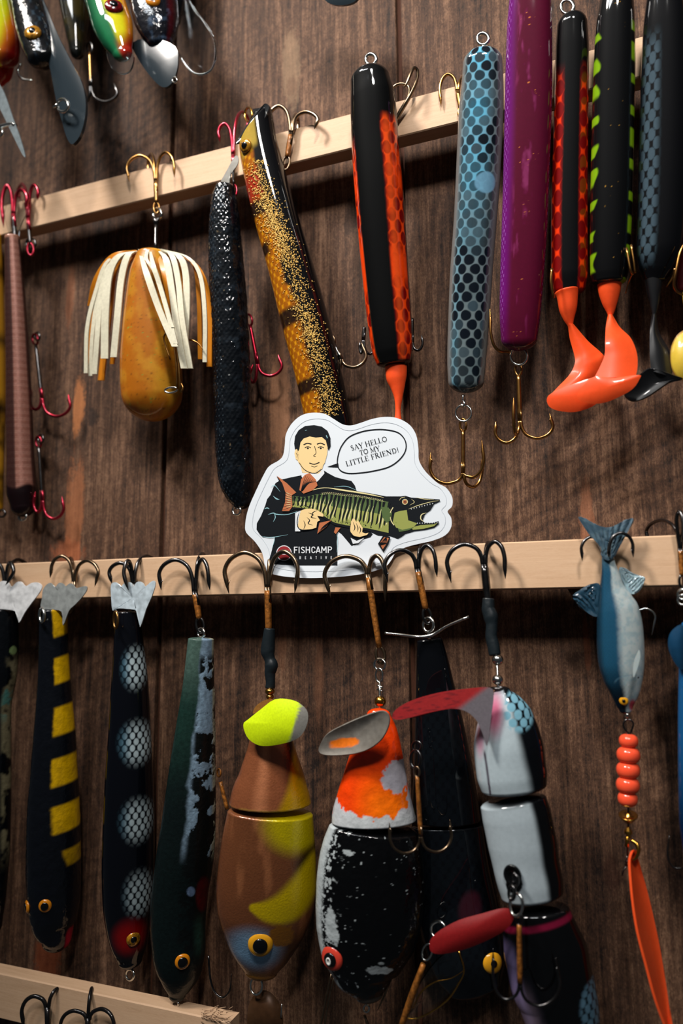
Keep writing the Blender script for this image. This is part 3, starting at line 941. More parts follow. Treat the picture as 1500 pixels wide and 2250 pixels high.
SANS = {
    'F': (.50, [([(.1, 0), (.1, 1)], W_), ([(.1, .93), (.46, .93)], W_), ([(.1, .5), (.4, .5)], W_)]), 'I': (.27, [([(.12, 0), (.12, 1)], W_)]),
    'S': (.54, [(arc(.27, .74, .16, .19, 20, 200, 9)+arc(.27, .26, .17, .19, 50, -160, 10), W_)]),
    'H': (.62, [([(.1, 0), (.1, 1)], W_), ([(.48, 0), (.48, 1)], W_), ([(.1, .5), (.48, .5)], W_)]),
    'C': (.54, [(arc(.29, .7, .17, .23, 0, 180, 9)+arc(.29, .3, .17, .23, 180, 360, 9), W_)]),
    'A': (.58, [([(.05, 0), (.28, 1)], W_), ([(.28, 1), (.51, 0)], W_), ([(.14, .28), (.42, .28)], W_*.9)]),
    'M': (.72, [([(.1, 0), (.1, 1)], W_), ([(.1, 1), (.34, .35)], W_), ([(.34, .35), (.58, 1)], W_), ([(.58, 1), (.58, 0)], W_)]),
    'P': (.56, [([(.1, 0), (.1, 1)], W_), ([(.1, .93), (.3, .93)], W_), (arc(.3, .7, .17, .23, 90, -90, 9), W_), ([(.1, .47), (.3, .47)], W_)]),
    'R': (.58, [([(.1, 0), (.1, 1)], W_), ([(.1, .93), (.3, .93)], W_), (arc(.3, .72, .17, .21, 90, -90, 9), W_), ([(.1, .5), (.3, .5)], W_), ([(.28, .5), (.48, 0)], W_)]),
    'E': (.52, [([(.1, 0), (.1, 1)], W_), ([(.1, .93), (.46, .93)], W_), ([(.1, .5), (.4, .5)], W_), ([(.1, .07), (.46, .07)], W_)]),
    'T': (.52, [([(.25, 0), (.25, 1)], W_), ([(.02, .93), (.48, .93)], W_)]), 'V': (.56, [([(.05, 1), (.28, 0)], W_), ([(.28, 0), (.51, 1)], W_)])}


def text(name, s, font, p0, p1, hgt, mi, lay, spread=None):
    """baseline from p0 to p1 in picture pixels, cap height hgt"""
    adv = [font[c][0]*hgt for c in s]
    tot = sum(adv); Lx = math.hypot(p1[0]-p0[0], p1[1]-p0[1])
    ux, uy = (p1[0]-p0[0])/Lx, (p1[1]-p0[1])/Lx
    if spread == 'track':
        fx = 1.0; gap = (Lx-tot)/(len(s)-1)
    else:
        fx = Lx/tot; gap = 0
    x = 0; out = []
    for c, a in zip(s, adv):
        for pts, w in font[c][1]:
            q = []
            for gx, gy in pts:
                X = x+gx*hgt*fx; Y = gy*hgt
                q.append((p0[0]+X*ux+Y*uy, p0[1]+X*uy-Y*ux))
            if len(q) == 2:
                d = np.array(q[1])-np.array(q[0]); d = d/np.linalg.norm(d); nr = np.array([-d[1], d[0]])*w*hgt/2
                out.append(([tuple(q[0]+nr), tuple(q[1]+nr), tuple(q[1]-nr), tuple(q[0]-nr)], mi))
            else:
                out += [(z, mi) for z in rib(q, w*hgt, False, 1, False)]
        x += a*fx+gap
    # neighbouring strokes cross, so give each its own hair of height
    V = []; F = []
    for i, (pts, _) in enumerate(out):
        b = len(V); X = [p[0] for p in pts]; Y = [p[1] for p in pts]
        V += P(X, Y, hst(X, Y)+.26+lay*.05+(i % 7)*.004).tolist(); F.append(tuple(range(b, b+len(pts))))
    return link(name, V, F, [INK[mi]], stk, smooth=False)


text('lettering', 'SAY HELLO', SERIF, z3((754, 330))[0], z3((994, 266))[0], 11.0, 0, 3)
text('lettering', 'TO MY', SERIF, z3((812, 361))[0], z3((946, 328))[0], 10.8, 0, 3)
text('lettering', 'LITTLE FRIEND!', SERIF, z3((722, 434))[0], z3((1072, 338))[0], 11.0, 0, 3)
text('lettering', 'FISHCAMP', SANS, z3((374, 1007))[0], z3((630, 1005))[0], 14.4, 2, 7)
text('lettering', 'CREATIVE', SANS, z3((378, 1046))[0], z3((628, 1045))[0], 6.2, 2, 7, 'track')
lc = (311, 1006)
for i, (r1, mi) in enumerate(((51, 2), (46, 7))):
    flat_poly('logo_disc', [(z3(*[(lc[0]+r1*math.cos(a), lc[1]+r1*math.sin(a)) for a in np.linspace(0, 2*math.pi, 33)[:-1]]), mi)], INK, stk, 7+i)
flat_poly('logo_mark', [(q, 2) for q in rib(z3((266, 1012), (300, 1014), (330, 1012), (356, 1012)), [1.0, 1.6, 1.6, 1.0])], INK, stk, 9)

# ------------------------------------------------------------------ upper rail lures
G_UP, G_MID, G_TOP = 'fishing lures on the upper rail', 'fishing lures on the middle rail', 'crankbaits hanging in at the top edge'
YV = np.array([0, -1.0, 0])


def W(*c):
    return L(*c)


def base(g, c):
    return np.ones(g['lat'].shape+(3,))*np.asarray(c)


def screw_eye(par, x, y, h, R=10, r=3, stem=None, mat=None, tilt=.35, rot=0.0, el=1.0, name='screw_eye'):
    mb = MB(); mb.ring((x, y, h), R, r, tilt=tilt, rot=rot, el=el)
    if stem:
        mb.tube([(x, y+(R if stem[1] > y else -R), h), (stem[0], stem[1], stem[2] if len(stem) > 2 else h)], r*1.05, n=3)
    return mb.build(name, mat or M_steel, par)


def hook(par, eye_, neck, prongs, h, r=4.6, wire=None, shank=None, sr=None, loop=True, name='treble_hook', label=None, he=None):
    """treble hook: eye_ and neck in px; prongs = [(apex_y, outer_x, (tip), h_tip)]"""
    wire = wire or M_bronze; shank = shank or M_rust
    he = h if he is None else he
    mb = MB(); sr = sr or r*1.55
    ex, ey = eye_; nx, ny = neck
    d = math.hypot(nx-ex, ny-ey); ux, uy = (nx-ex)/d, (ny-ey)/d
    if loop:
        ll = min(d*.4, r*7)
        mb.ring((ex+ux*ll*.45, ey+uy*ll*.45, he), r*1.9, r*.75, 0, tilt=.3, rot=math.atan2(-ux, uy), el=ll*.5/(r*1.9))
        s0 = (ex+ux*ll*.9, ey+uy*ll*.9, he)
    else:
        s0 = (ex, ey, he)
    e2 = (nx-ux*r*1.5, ny-uy*r*1.5, h)
    mb.tube([s0, ((s0[0]+e2[0])/2, (s0[1]+e2[1])/2, (he+h)/2), e2], [sr*.9, sr, sr], 1, n=4)
    for ap, ox, tip, ht in prongs:
        off = math.copysign(sr*.45, ox-nx)
        mb.tube([(e2[0]-ux*r*5+off, e2[1]-uy*r*5, h+.3), (nx+off*.8, ny, h+.3)], r*.9, 0, n=2)
        mb.prong((nx+off*.7, ny), ap, ox, tip, h, ht, r, 0)
    return mb.build(name, [wire, shank], par, label=label)


# --- copper foil jerkbait
t = root('jerkbait', 'slim ribbed jerkbait in coppery pink foil with red anodised treble hooks', 'fishing lure', 35, 440, 34, G_UP)


def cf(g):
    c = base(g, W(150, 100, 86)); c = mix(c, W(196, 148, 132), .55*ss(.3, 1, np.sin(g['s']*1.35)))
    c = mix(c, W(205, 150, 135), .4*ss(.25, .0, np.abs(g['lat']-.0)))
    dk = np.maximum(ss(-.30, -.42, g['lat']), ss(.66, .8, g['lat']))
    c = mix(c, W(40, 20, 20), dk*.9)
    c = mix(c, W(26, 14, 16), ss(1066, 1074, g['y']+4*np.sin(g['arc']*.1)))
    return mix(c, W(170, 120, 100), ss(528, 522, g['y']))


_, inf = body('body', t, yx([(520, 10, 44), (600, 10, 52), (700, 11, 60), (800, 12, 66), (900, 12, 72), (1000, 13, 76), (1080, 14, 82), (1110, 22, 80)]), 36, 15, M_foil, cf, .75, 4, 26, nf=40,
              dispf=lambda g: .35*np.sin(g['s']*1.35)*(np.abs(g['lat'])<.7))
plate('tail_plate', t, [(24, 520), (10, 470), (22, 440), (42, 432), (60, 462), (58, 470), (44, 500), (40, 522)], 34, M_clear, thick=.6, smooth=3)
screw_eye(t, 50, 1135, 14, 9, 3.2, (50, 1112))
hook(t, (35, 565), (30, 470), [(408, 4, (8, 500), 36), (417, 60, (55, 460), 36)], 33.5, 4.2, M_pink, M_dark, sr=5)
hook(t, (68, 560), (62, 480), [(407, 84, (82, 440), 33), (405, 40, (44, 440), 8)], 31.5, 3.8, M_pink, M_dark, sr=4)
screw_eye(t, 68, 535, 27, 11, 2.6, mat=M_dark, name='split_ring')
for y0, x0, dx in ((735, 72, 0), (960, 80, -22)):
    hook(t, (x0+4, y0), (x0+20+dx*.3, y0+140), [(y0+180, x0+82+dx, (x0+78+dx, y0+130), 12), (y0+165, x0-6, (x0-2, y0+120), 14)], 14, 3.4, M_pink, M_dark, sr=4)
    screw_eye(t, x0+10, y0+4, 16, 9, 2.4, mat=M_dark, name='split_ring', tilt=.9)

# --- yellow banded lure cut by the picture edge
t = root('jerkbait', 'yellow and black jerkbait showing only its edge beside the copper foil one', 'fishing lure', -6, 520, 30, G_UP)
body('body', t, yx([(520, -24, 4), (700, -34, 11), (860, -36, 13), (1000, -34, 10), (1110, -26, 8)]), 30, 15, M_gloss,
     lambda g: mix(mix(base(g, W(196, 140, 34)), W(34, 24, 16), ss(.1, .5, fbm(g['y'], g['arc'], 60, 5)-.3)*ss(690, 660, np.abs(g['y']-1000)+500)), W(30, 20, 14), ss(.30, .55, np.abs(np.mod(g['y'], 150)/150-.5))*.9), .8, 10, 20, step=3, nf=20)
screw_eye(t, 4, 1128, 16, 8, 2.5, mat=M_dark)

# --- amber skirted bait
t = root('skirted_bait', 'amber bulb bait with cream rubber skirt hanging from a brass treble hook', 'fishing lure', 345, 440, 31, G_UP)


def cf(g):
    n = fbm(g['y'], g['arc'], 26, 4)
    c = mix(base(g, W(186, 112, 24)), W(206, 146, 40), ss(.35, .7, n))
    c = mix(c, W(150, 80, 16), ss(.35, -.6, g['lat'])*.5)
    fl = vn(g['y']/2.6, g['arc']/2.6, 9)
    c = mix(c, W(96, 58, 22), ss(.86, .94, fl)*.7)
    c = mix(c, W(120, 150, 60), ss(.93, .97, vn(g['y']/3.6, g['arc']/3.6, 19))*.8)
    return c


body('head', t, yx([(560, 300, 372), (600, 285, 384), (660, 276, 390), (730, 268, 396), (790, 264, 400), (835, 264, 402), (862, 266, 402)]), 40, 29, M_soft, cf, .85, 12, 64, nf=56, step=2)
mb = MB(); mb.tube([(343, 490, 32), (342, 548, 38)], 4.5, n=4); mb.tube([(341, 480, 32), (344, 494, 32)], 6.5, n=2)
mb.build('wire_stem', M_dark, t)
screw_eye(t, 346, 470, 31, 12, 3.6, tilt=.7, mat=M_steel, name='split_ring')
hook(t, (344, 468), (342, 398), [(342, 279, (284, 400), 34), (335, 382, (383, 390), 34), (338, 325, (330, 390), 6)], 31, 3.4, M_gold, M_gold, sr=5)
white = [[(300, 553), (262, 562), (240, 602), (232, 680), (230, 788), 16], [(304, 553), (282, 560), (267, 612), (258, 700), (250, 785), 14], [(306, 549), (322, 600), (350, 680), (385, 762), 14],
         [(330, 550), (336, 580), (352, 630), (372, 700), (386, 756), 10], [(345, 550), (365, 570), (378, 640), (392, 740), (405, 810), 14], [(352, 550), (378, 562), (392, 620), (400, 700), (418, 810), 12],
         [(350, 548), (392, 562), (408, 600), (410, 680), (405, 760), 14], [(355, 548), (412, 566), (440, 606), (450, 690), (450, 796), 9], [(280, 556), (236, 575), (211, 640), (192, 720), (189, 820), 8],
         [(285, 556), (242, 582), (222, 650), (214, 740), (208, 822), 11], [(284, 556), (238, 590), (214, 660), (203, 740), (199, 826), 8], [(326, 549), (322, 570), (340, 600), (362, 668), (380, 720), 7]]
for i, s_ in enumerate(white):
    w = s_[-1]; p = np.array(s_[:-1], float); hh = np.linspace(43, [44, 45, 54, 52, 52, 50, 46, 42, 40, 42, 38, 53][i], len(p)); hh[1:-1] += 3
    if i in (2, 3, 11):
        hh = np.interp(np.linspace(0, 1, len(p)), [0, .25, 1], [46, 59, 60])
    A = [(x-w/2, y, h) for (x, y), h in zip(p, hh)]; B = [(x+w/2, y, h-.4) for (x, y), h in zip(p, hh)]
    A[0] = (p[0][0]-2, p[0][1], hh[0]); B[0] = (p[0][0]+2, p[0][1]+1, hh[0])
    loft('strand', t, A, B, M_strand, nv=3, n=7, thick=1.1)
amber = [[(300, 551), (252, 560), (214, 612), (200, 672), 15], [(345, 551), (362, 600), (376, 660), (388, 720), 15], [(290, 555), (252, 590), (240, 680), (222, 836), 13], [(352, 549), (428, 580), (458, 660), (460, 806), 11],
         [(350, 549), (420, 572), (436, 640), (440, 790), 9], [(300, 555), (276, 590), (262, 690), (246, 800), 9], [(350, 552), (396, 580), (402, 640), (402, 700), 10], [(280, 556), (230, 590), (205, 680), (196, 800), 7]]
for i, s_ in enumerate(amber):
    w = s_[-1]; p = np.array(s_[:-1], float); hh = np.linspace(42, 36, len(p)); hh[1:-1] += [5, 9, -1, 1, -2, 3, 3, -1][i]
    A = [(x-w/2, y, h) for (x, y), h in zip(p, hh)]; B = [(x+w/2, y, h-.4) for (x, y), h in zip(p, hh)]
    A[0] = (p[0][0]-2, p[0][1], hh[0]); B[0] = (p[0][0]+2, p[0][1]+1, hh[0])
    loft('strand', t, A, B, M_amberS, nv=3, n=7, thick=1.3, label='amber rubber strand')
mb = MB(); mb.tube([(386, 738, 52), (392, 800, 52), (397, 862, 50)], 2.6, n=4); mb.tube([(380, 740, 52), (387, 800, 52), (389, 855, 50)], 2.2, n=4)
mb.tube([(397, 862, 50), (402, 852, 50), (396, 840, 50)], 2.4, n=4)
mb.tube([(382, 745, 52), (368, 732, 52), (360, 745, 51), (374, 790, 50)], 2.0, n=5)
mb.tube([(404, 749, 44), (420, 747, 46), (436, 755, 46), (446, 768, 46)], [2.4, 2.4, 2, .4], n=5)
mb.build('trailer_hook', M_gold, t)
screw_eye(t, 376, 857, 49, 14, 2.2, tilt=0, el=.42, rot=-.12, name='split_ring')

# --- black scaled jerkbait
t = root('jerkbait', 'battered black jerkbait with faint net scales and flaking clear coat', 'fishing lure', 490, 400, 33, G_UP)


def cf(g):
    d, _, _ = cells(g['arc']+200, g['y'], 11, 7, 5.2, 6.0)
    c = base(g, W(13, 16, 20))
    net = ss(.85, 1.05, d)*ss(-.35, -.6, g['lat'])
    c = mix(c, W(74, 84, 92), net*.8)
    c = mix(c, W(34, 42, 50), ss(.55, .75, fbm(g['y'], g['arc'], 14, 3))*.5)
    ch = ss(.80, .86, fbm(g['y'], g['arc'], 9, 11))
    return mix(c, W(150, 130, 100), ch*.6)


body('body', t, yx([(410, 474, 516), (440, 464, 521), (520, 458, 530), (600, 459, 538), (700, 462, 545), (800, 466, 550), (900, 470, 554), (1000, 474, 556), (1050, 480, 558), (1085, 494, 556), (1105, 512, 552)]),
     38, 18, M_epoxy, cf, .75, 8, 14, nf=60, step=1.6, dispf=lambda g: (np.minimum(cells(g['arc']+200, g['y'], 11, 7, 5.2, 6.0)[0], 1)-.5)*-1.5*(g['lat'] < .35)+3*(fbm(g['y'], g['arc'], 12, 2)-.5))
plate('tail_plate', t, [(484, 404), (500, 372), (516, 344), (524, 346), (522, 362), (508, 382), (503, 404)], 36, M_sheet, lambda x, y, k: np.ones((len(x), 3))*W(108, 106, 100), thick=.6, smooth=3)
screw_eye(t, 520, 1122, 19, 10, 3.0, (524, 1108), tilt=.5)
hook(t, (545, 692), (566, 800), [(826, 619, (610, 778), 14), (840, 548, (556, 800), 12)], 15, 3.6, M_pink, M_pink, sr=4.5)
hook(t, (514, 430), (512, 340), [(272, 480, (483, 312), 31), (246, 545, (540, 290), 8)], 30, 3.6, M_pink, M_dark, sr=4)
screw_eye(t, 533, 1010, 22, 8, 2.4, mat=M_dark, name='split_ring', tilt=.9)

# --- glitter popper
t = root('popper', 'square nosed black popper with amber belly and heavy gold glitter', 'fishing lure', 580, 240, 34, G_UP)


def cf(g):
    d, _, _ = cells(g['arc']+300, g['s'], 19, 12, 8, 10)
    y = g['y']; lat = g['lat']
    amb = mix(base(g, W(206, 140, 22)), W(150, 84, 14), ss(.95, .75, d))
    amb = mix(amb, W(150, 44, 24), ss(360, 400, y)*ss(470, 430, y)*ss(.2, -.3, lat))
    c = base(g, W(14, 14, 16))
    edge = -.30+.30*(fbm(y, g['arc'], 60, 3)-.5)*2+np.where(y > 640, .12, 0)
    m = ss(edge+.12, edge-.12, lat)
    stripe = np.maximum.reduce([ss(22, 10, np.abs(y-470-12*lat)), ss(26, 12, np.abs(y-560+lat*14))*ss(-.9, -.5, lat)*.0, ss(24, 12, np.abs(y-700)), ss(20, 10, np.abs(y-850)), ss(18, 8, np.abs(y-545))*ss(-.5, -.8, lat)])
    c = mix(c, amb, m*(1-stripe*.95))
    c = mix(c, W(30, 22, 14), ss(350, 330, y)*ss(.1, -.2, np.abs(lat+.5)-.2)*.2)
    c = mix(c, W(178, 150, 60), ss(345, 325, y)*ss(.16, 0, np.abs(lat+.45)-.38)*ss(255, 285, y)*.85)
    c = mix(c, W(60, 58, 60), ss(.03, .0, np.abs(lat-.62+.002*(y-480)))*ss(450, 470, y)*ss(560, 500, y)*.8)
    return c


rows = [(561, 280, 41), (567, 320, 43), (576, 362, 45), (607, 480, 48), (642, 600, 50), (668, 700, 52), (694, 800, 51), (722, 925, 51), (730, 965, 48)]
_, gi = body('body', t, rows, 42, 18, M_gloss, cf, .8, 5, 12, nf=64, step=1.8, skew=(38, 130))
plate('cupped_face', t, [(519, 316), (530, 296), (548, 268), (566, 244), (582, 228), (592, 236), (582, 262), (562, 286), (543, 305)], 47, M_gloss, lambda x, y, k: np.ones((len(x), 3))*W(30, 32, 34), thick=1.2, smooth=3, dome=-2.0)
pe = at_px(gi, 540, 322); eye(t, (pe[0]+np.array([0, -.0006, 0]), pe[1], pe[2]), 15, M_seye, .5)
# glitter grains, each a small faceted chip
rg = np.random.default_rng(5); Vg = []; Fg = []; n_ = 0; k = 0
oc = np.array([(1, 0, 0), (-1, 0, 0), (0, 1, 0), (0, -1, 0), (0, 0, 1), (0, 0, -1)], float)
ocf = [(0, 2, 4), (2, 1, 4), (1, 3, 4), (3, 0, 4), (2, 0, 5), (1, 2, 5), (3, 1, 5), (0, 3, 5)]
while k < 3600:
    y = rg.uniform(370, 925); lat = rg.normal(.0, .33)
    c_ = np.interp(y, [370, 470, 560, 600, 640, 760, 850, 925], [-.1, -.05, .15, .2, .3, .25, .35, .3])
    lat = lat*.8+c_-.18
    dens = np.interp(y, [370, 420, 480, 540, 620, 680, 720, 780, 830, 860, 925], [.35, .5, 1, 1, .35, .35, .9, .6, .3, .6, .5])
    if abs(lat) > .93 or rg.random() > dens:
        continue
    p, nn, sc = surf(gi, lat, y); r = rg.uniform(.9, 2.1)*sc
    q = rg.normal(size=3); q /= np.linalg.norm(q)
    R = np.array(Matrix.Rotation(rg.uniform(0, 6), 3, Vector(q)))
    Vg.append(p+nn*r*.3+(oc*r) @ R.T); Fg += [tuple(i+n_ for i in f) for f in ocf]; n_ += 6; k += 1
o = link('glitter', np.concatenate(Vg), np.array(Fg), M_gltr, t, smooth=False); o['kind'] = 'stuff'
hook(t, (626, 372), (640, 292), [(233, 592, (600, 285), 33), (246, 698, (690, 284), 35), (250, 655, (654, 300), 8)], 32, 4.2, M_bronze, M_rust)
hook(t, (722, 735), (750, 790), [(807, 804, (794, 752), 16), (815, 735, (745, 790), 12)], 18, 3.8, M_bronze, M_dark, sr=5)
mb = MB(); mb.ring((546, 252, 30), 13, 2.6, tilt=.9, el=1.2); mb.build('split_ring', M_brass, t)

# --- black and orange glider
t = root('glide_bait', 'thick glossy black glide bait with fiery orange scaled sides and orange tail tip', 'fishing lure', 815, 150, 36, G_UP)


def cf(g):
    lat, y = g['lat'], g['y']
    d, _, _ = cells(g['arc']+500, g['s'], 30, 24, 11.5, 16.5)
    org = mix(base(g, W(244, 70, 16)), W(120, 10, 8), ss(1.0, .78, d)*ss(.25, .6, fbm(y, g['arc'], 60, 2)+.15*np.sin(y*.03)))
    org = mix(org, W(250, 100, 40), ss(.25, 0, np.abs(lat-.5))*.45)
    mR = ss(.22, .34, lat)*ss(262, 285, y+60*(1-lat)*.0)
    mL = ss(-.80, -.88, lat)*ss(300, 360, y)
    c = mix(base(g, W(8, 10, 13)), org, np.maximum(mR*ss(.99, .9, lat), mL))
    return mix(c, W(10, 8, 8), ss(792, 802, y))


body('body', t, yx([(178, 769, 858), (215, 769, 868), (300, 771, 875), (400, 777, 885), (500, 785, 891), (600, 795, 897), (700, 806, 904), (770, 817, 907), (796, 827, 903)]), 48, 20, M_gloss, cf, .85, 32, 10, nf=64, step=1.8)
screw_eye(t, 815, 131, 44, 12, 4.2, (818, 152), tilt=.25)
body('soft_tail', t, yx([(806, 845, 894), (830, 848, 893), (852, 858, 889), (876, 866, 884), (900, 868, 880), (935, 864, 884)]), 20, 19, M_orange, lambda g: base(g, W(240, 84, 36)), .8, 3, 3, nf=24)
mb = MB(); mb.tube([(866, 268, 31), (884, 238, 32), (902, 208, 33), (915, 178, 34), (917, 156, 35), (909, 149, 37), (902, 162, 39), (893, 184, 40), (886, 194, 40)], [5, 5, 4, 3.6, 3.6, 3.6, 3.6, 3, .5], n=5)
mb.tube([(890, 228, 32), (899, 206, 31), (897, 190, 30), (882, 184, 30), (866, 190, 30), (860, 206, 30)], [3.2, 3.2, 3.2, 3.2, 3, 1], n=5)
mb.tube([(891, 186, 40), (900, 182, 40)], [2, .4], n=2)
mb.build('treble_hook', M_bronze, t)
hook(t, (800, 720), (798, 748), [(776, 790, (791, 750), 14), (778, 824, (826, 745), 12)], 14, 3.0, M_dark, M_dark, loop=False)
hook(t, (905, 700), (905, 752), [(770, 928, (926, 735), 14), (772, 890, (890, 745), 12)], 14, 3.0, M_dark, M_dark, loop=False)

# --- blue scaled bar
t = root('jerkbait', 'rounded pale blue jerkbait covered in a net of dark scales', 'fishing lure', 1061, 108, 38, G_UP)


def cf(g):
    lat, y = g['lat'], g['y']
    d, cu, cv = cells(g['arc']+500, g['s'], 26, 20, 10.2, 12.2)
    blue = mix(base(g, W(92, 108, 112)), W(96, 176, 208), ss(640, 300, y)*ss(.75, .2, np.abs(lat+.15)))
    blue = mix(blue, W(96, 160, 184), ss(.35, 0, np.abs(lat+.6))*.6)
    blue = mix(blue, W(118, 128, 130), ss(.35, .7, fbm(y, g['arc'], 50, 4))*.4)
    sp = mix(base(g, W(14, 20, 28)), W(70, 90, 100), ss(.72, .95, _hash(np.round(cu), np.round(cv), 3))*.6)
    m = ss(1.06, .86, d)*ss(.95, .72, np.abs(lat))
    m = m*(.78+.22*ss(.6, .4, fbm(cv, cu, 90, 8)))
    c = mix(blue, sp, m)
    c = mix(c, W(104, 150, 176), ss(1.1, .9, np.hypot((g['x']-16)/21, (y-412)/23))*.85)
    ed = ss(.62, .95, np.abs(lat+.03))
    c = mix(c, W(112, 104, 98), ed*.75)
    return mix(c, W(60, 84, 96), ss(852, 862, y)*.5)


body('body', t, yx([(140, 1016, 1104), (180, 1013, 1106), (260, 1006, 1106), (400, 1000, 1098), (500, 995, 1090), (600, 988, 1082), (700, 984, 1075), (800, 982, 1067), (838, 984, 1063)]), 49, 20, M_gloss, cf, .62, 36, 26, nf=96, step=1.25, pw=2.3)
screw_eye(t, 1061, 86, 45, 13, 4.0, (1061, 110), tilt=.25)
screw_eye(t, 1017, 888, 21, 6, 3.4, (1017, 868), tilt=1.0)
screw_eye(t, 1018, 908, 20, 18, 2.6, tilt=.2, name='split_ring')
hook(t, (1017, 922), (1017, 1040), [(1062, 945, (946, 993), 17), (1048, 1062, (1058, 966), 20), (1070, 1058, (1060, 1000), 8)], 16, 3.8, M_gold, M_gold, sr=4.6)
hook(t, (1015, 260), (1005, 200), [(163, 966, (969, 236), 30), (166, 1040, (1036, 230), 8)], 30, 3.6, M_gold, M_gold)

# --- magenta bar
t = root('jerkbait', 'long plum magenta jerkbait bar flecked with gold', 'fishing lure', 1162, 20, 38, G_UP)


def cf(g):
    lat, y = g['lat'], g['y']
    c = mix(base(g, W(80, 4, 38)), W(96, 16, 98), ss(-.35, -.8, lat))
    d, _, _ = cells(g['arc']+500, g['s'], 13, 9, 5.5, 6.5)
    c = mix(c, W(150, 90, 168), ss(.85, 1.0, d)*ss(-.72, -.84, lat)*.8)
    c = mix(c, W(150, 90, 168), ss(.85, 1.0, d)*ss(.9, .96, lat)*.5)
    c = mix(c, W(74, 6, 34), ss(640, 760, y)*.7)
    c = mix(c, W(150, 60, 110), ss(.62, .8, fbm(g['arc']*5, y, 60, 4))*.5*ss(.5, .2, np.abs(lat+.1)))
    fl = vn(y/2.4, g['arc']/1.9, 19)*ss(.3, .6, vn(y/40, g['arc']/40, 3)+.1)
    return mix(c, W(220, 130, 60), ss(.93, .98, fl)*ss(.5, .25, np.abs(lat)))


body('body', t, yx([(-10, 1118, 1210), (60, 1112, 1213), (200, 1108, 1213), (400, 1104, 1206), (500, 1101, 1202), (600, 1098, 1195), (700, 1097, 1186), (745, 1100, 1180)]), 53, 28, M_gloss, cf, .6, 20, 26, nf=72, step=1.5, pw=2.4)
screw_eye(t, 1138, 764, 25, 5, 3.4, (1138, 750), tilt=1.0)
screw_eye(t, 1140, 783, 24, 19, 2.8, tilt=.3, name='split_ring')
hook(t, (1138, 800), (1142, 925), [(973, 1088, (1089, 925), 22), (963, 1214, (1207, 908), 20), (955, 1128, (1128, 872), 30)], 21, 3.8, M_gold, M_gold, sr=5.4)
mb = MB(); mb.prong((1120, 775), 772, 1078, (1076, 676), 20, 28, 3.4); mb.build('side_hook', M_gold, t)

# --- red scaled glider
t = root('glide_bait', 'slim black glide bait with red honeycomb sides, brass hook and orange paddle tail', 'fishing lure', 1248, 30, 38, G_UP)


def cf(g):
    lat, y = g['lat'], g['y']
    d, _, _ = cells(g['arc']+500+9, g['s'], 40, 24, 15, 20)
    org = mix(base(g, W(226, 54, 16)), W(112, 10, 12), ss(1.05, .80, d))
    m = np.maximum(ss(-.36, -.48, lat), ss(.44, .54, lat))*ss(140, 220, y)
    c = mix(base(g, W(9, 11, 14)), org, m)
    return mix(c, W(40, 10, 8), ss(640, 650, y)*.7)


body('body', t, yx([(58, 1222, 1291), (110, 1219, 1294), (200, 1217, 1293), (300, 1214, 1292), (400, 1211, 1291), (500, 1209, 1291), (600, 1209, 1291), (636, 1214, 1286)]), 44, 24, M_gloss, cf, .8, 32, 14, nf=72, step=1.6)
screw_eye(t, 1246, 16, 46, 15, 4.2, (1247, 34), tilt=.35)
body('soft_tail', t, yx([(640, 1217, 1272), (650, 1222, 1270), (680, 1228, 1267), (700, 1237, 1262), (714, 1246, 1259)]), 27, 25, M_orange, lambda g: base(g, W(240, 84, 36)), .9, 4, 6, nf=28)
loft('paddle', t, [(1249, 712, 25), (1253, 745, 24), (1262, 780, 24), (1263, 800, 25), (1250, 826, 26), (1225, 852, 30), (1204, 874, 33)],
     [(1257, 712, 25), (1290, 750, 22), (1316, 773, 20), (1327, 787, 20), (1322, 812, 20), (1312, 832, 20), (1290, 850, 22)], M_orange, bulge=2.5, thick=1.0)
plate('paddle_foot', t, [(1201, 878), (1210, 866), (1245, 850), (1310, 829), (1330, 840), (1345, 852), (1325, 872), (1300, 893), (1262, 905), (1225, 902), (1206, 893)], 33, M_orange, thick=1.3, dome=1.5, tilt=(-.05, -.03))
mb = MB(); mb.tube([(1212, 590, 38), (1210, 620, 38), (1216, 655, 36)], 3.0, n=4); mb.build('side_hook', M_gold, t)

# --- green barred glider
t = root('glide_bait', 'black glide bait with lime green side bars and orange paddle tail', 'fishing lure', 1350, 0, 38, G_UP)


def cf(g):
    lat, y = g['lat'], g['y']
    ph = np.mod(y+7*np.sin(y*.07)+18*(lat > 0), 62)
    bar = ss(8, 13, ph)*ss(40, 33, ph)*np.maximum(ss(-.70, -.80, lat+.1*np.sin(y*.11)), ss(.76, .84, lat))
    c = mix(base(g, W(9, 12, 14)), W(120, 160, 20), bar*ss(40, 90, y))
    return mix(c, W(200, 150, 60), ss(.965, .985, vn(y/2.2, g['arc']/2, 4))*ss(.5, .3, np.abs(lat))*.7)


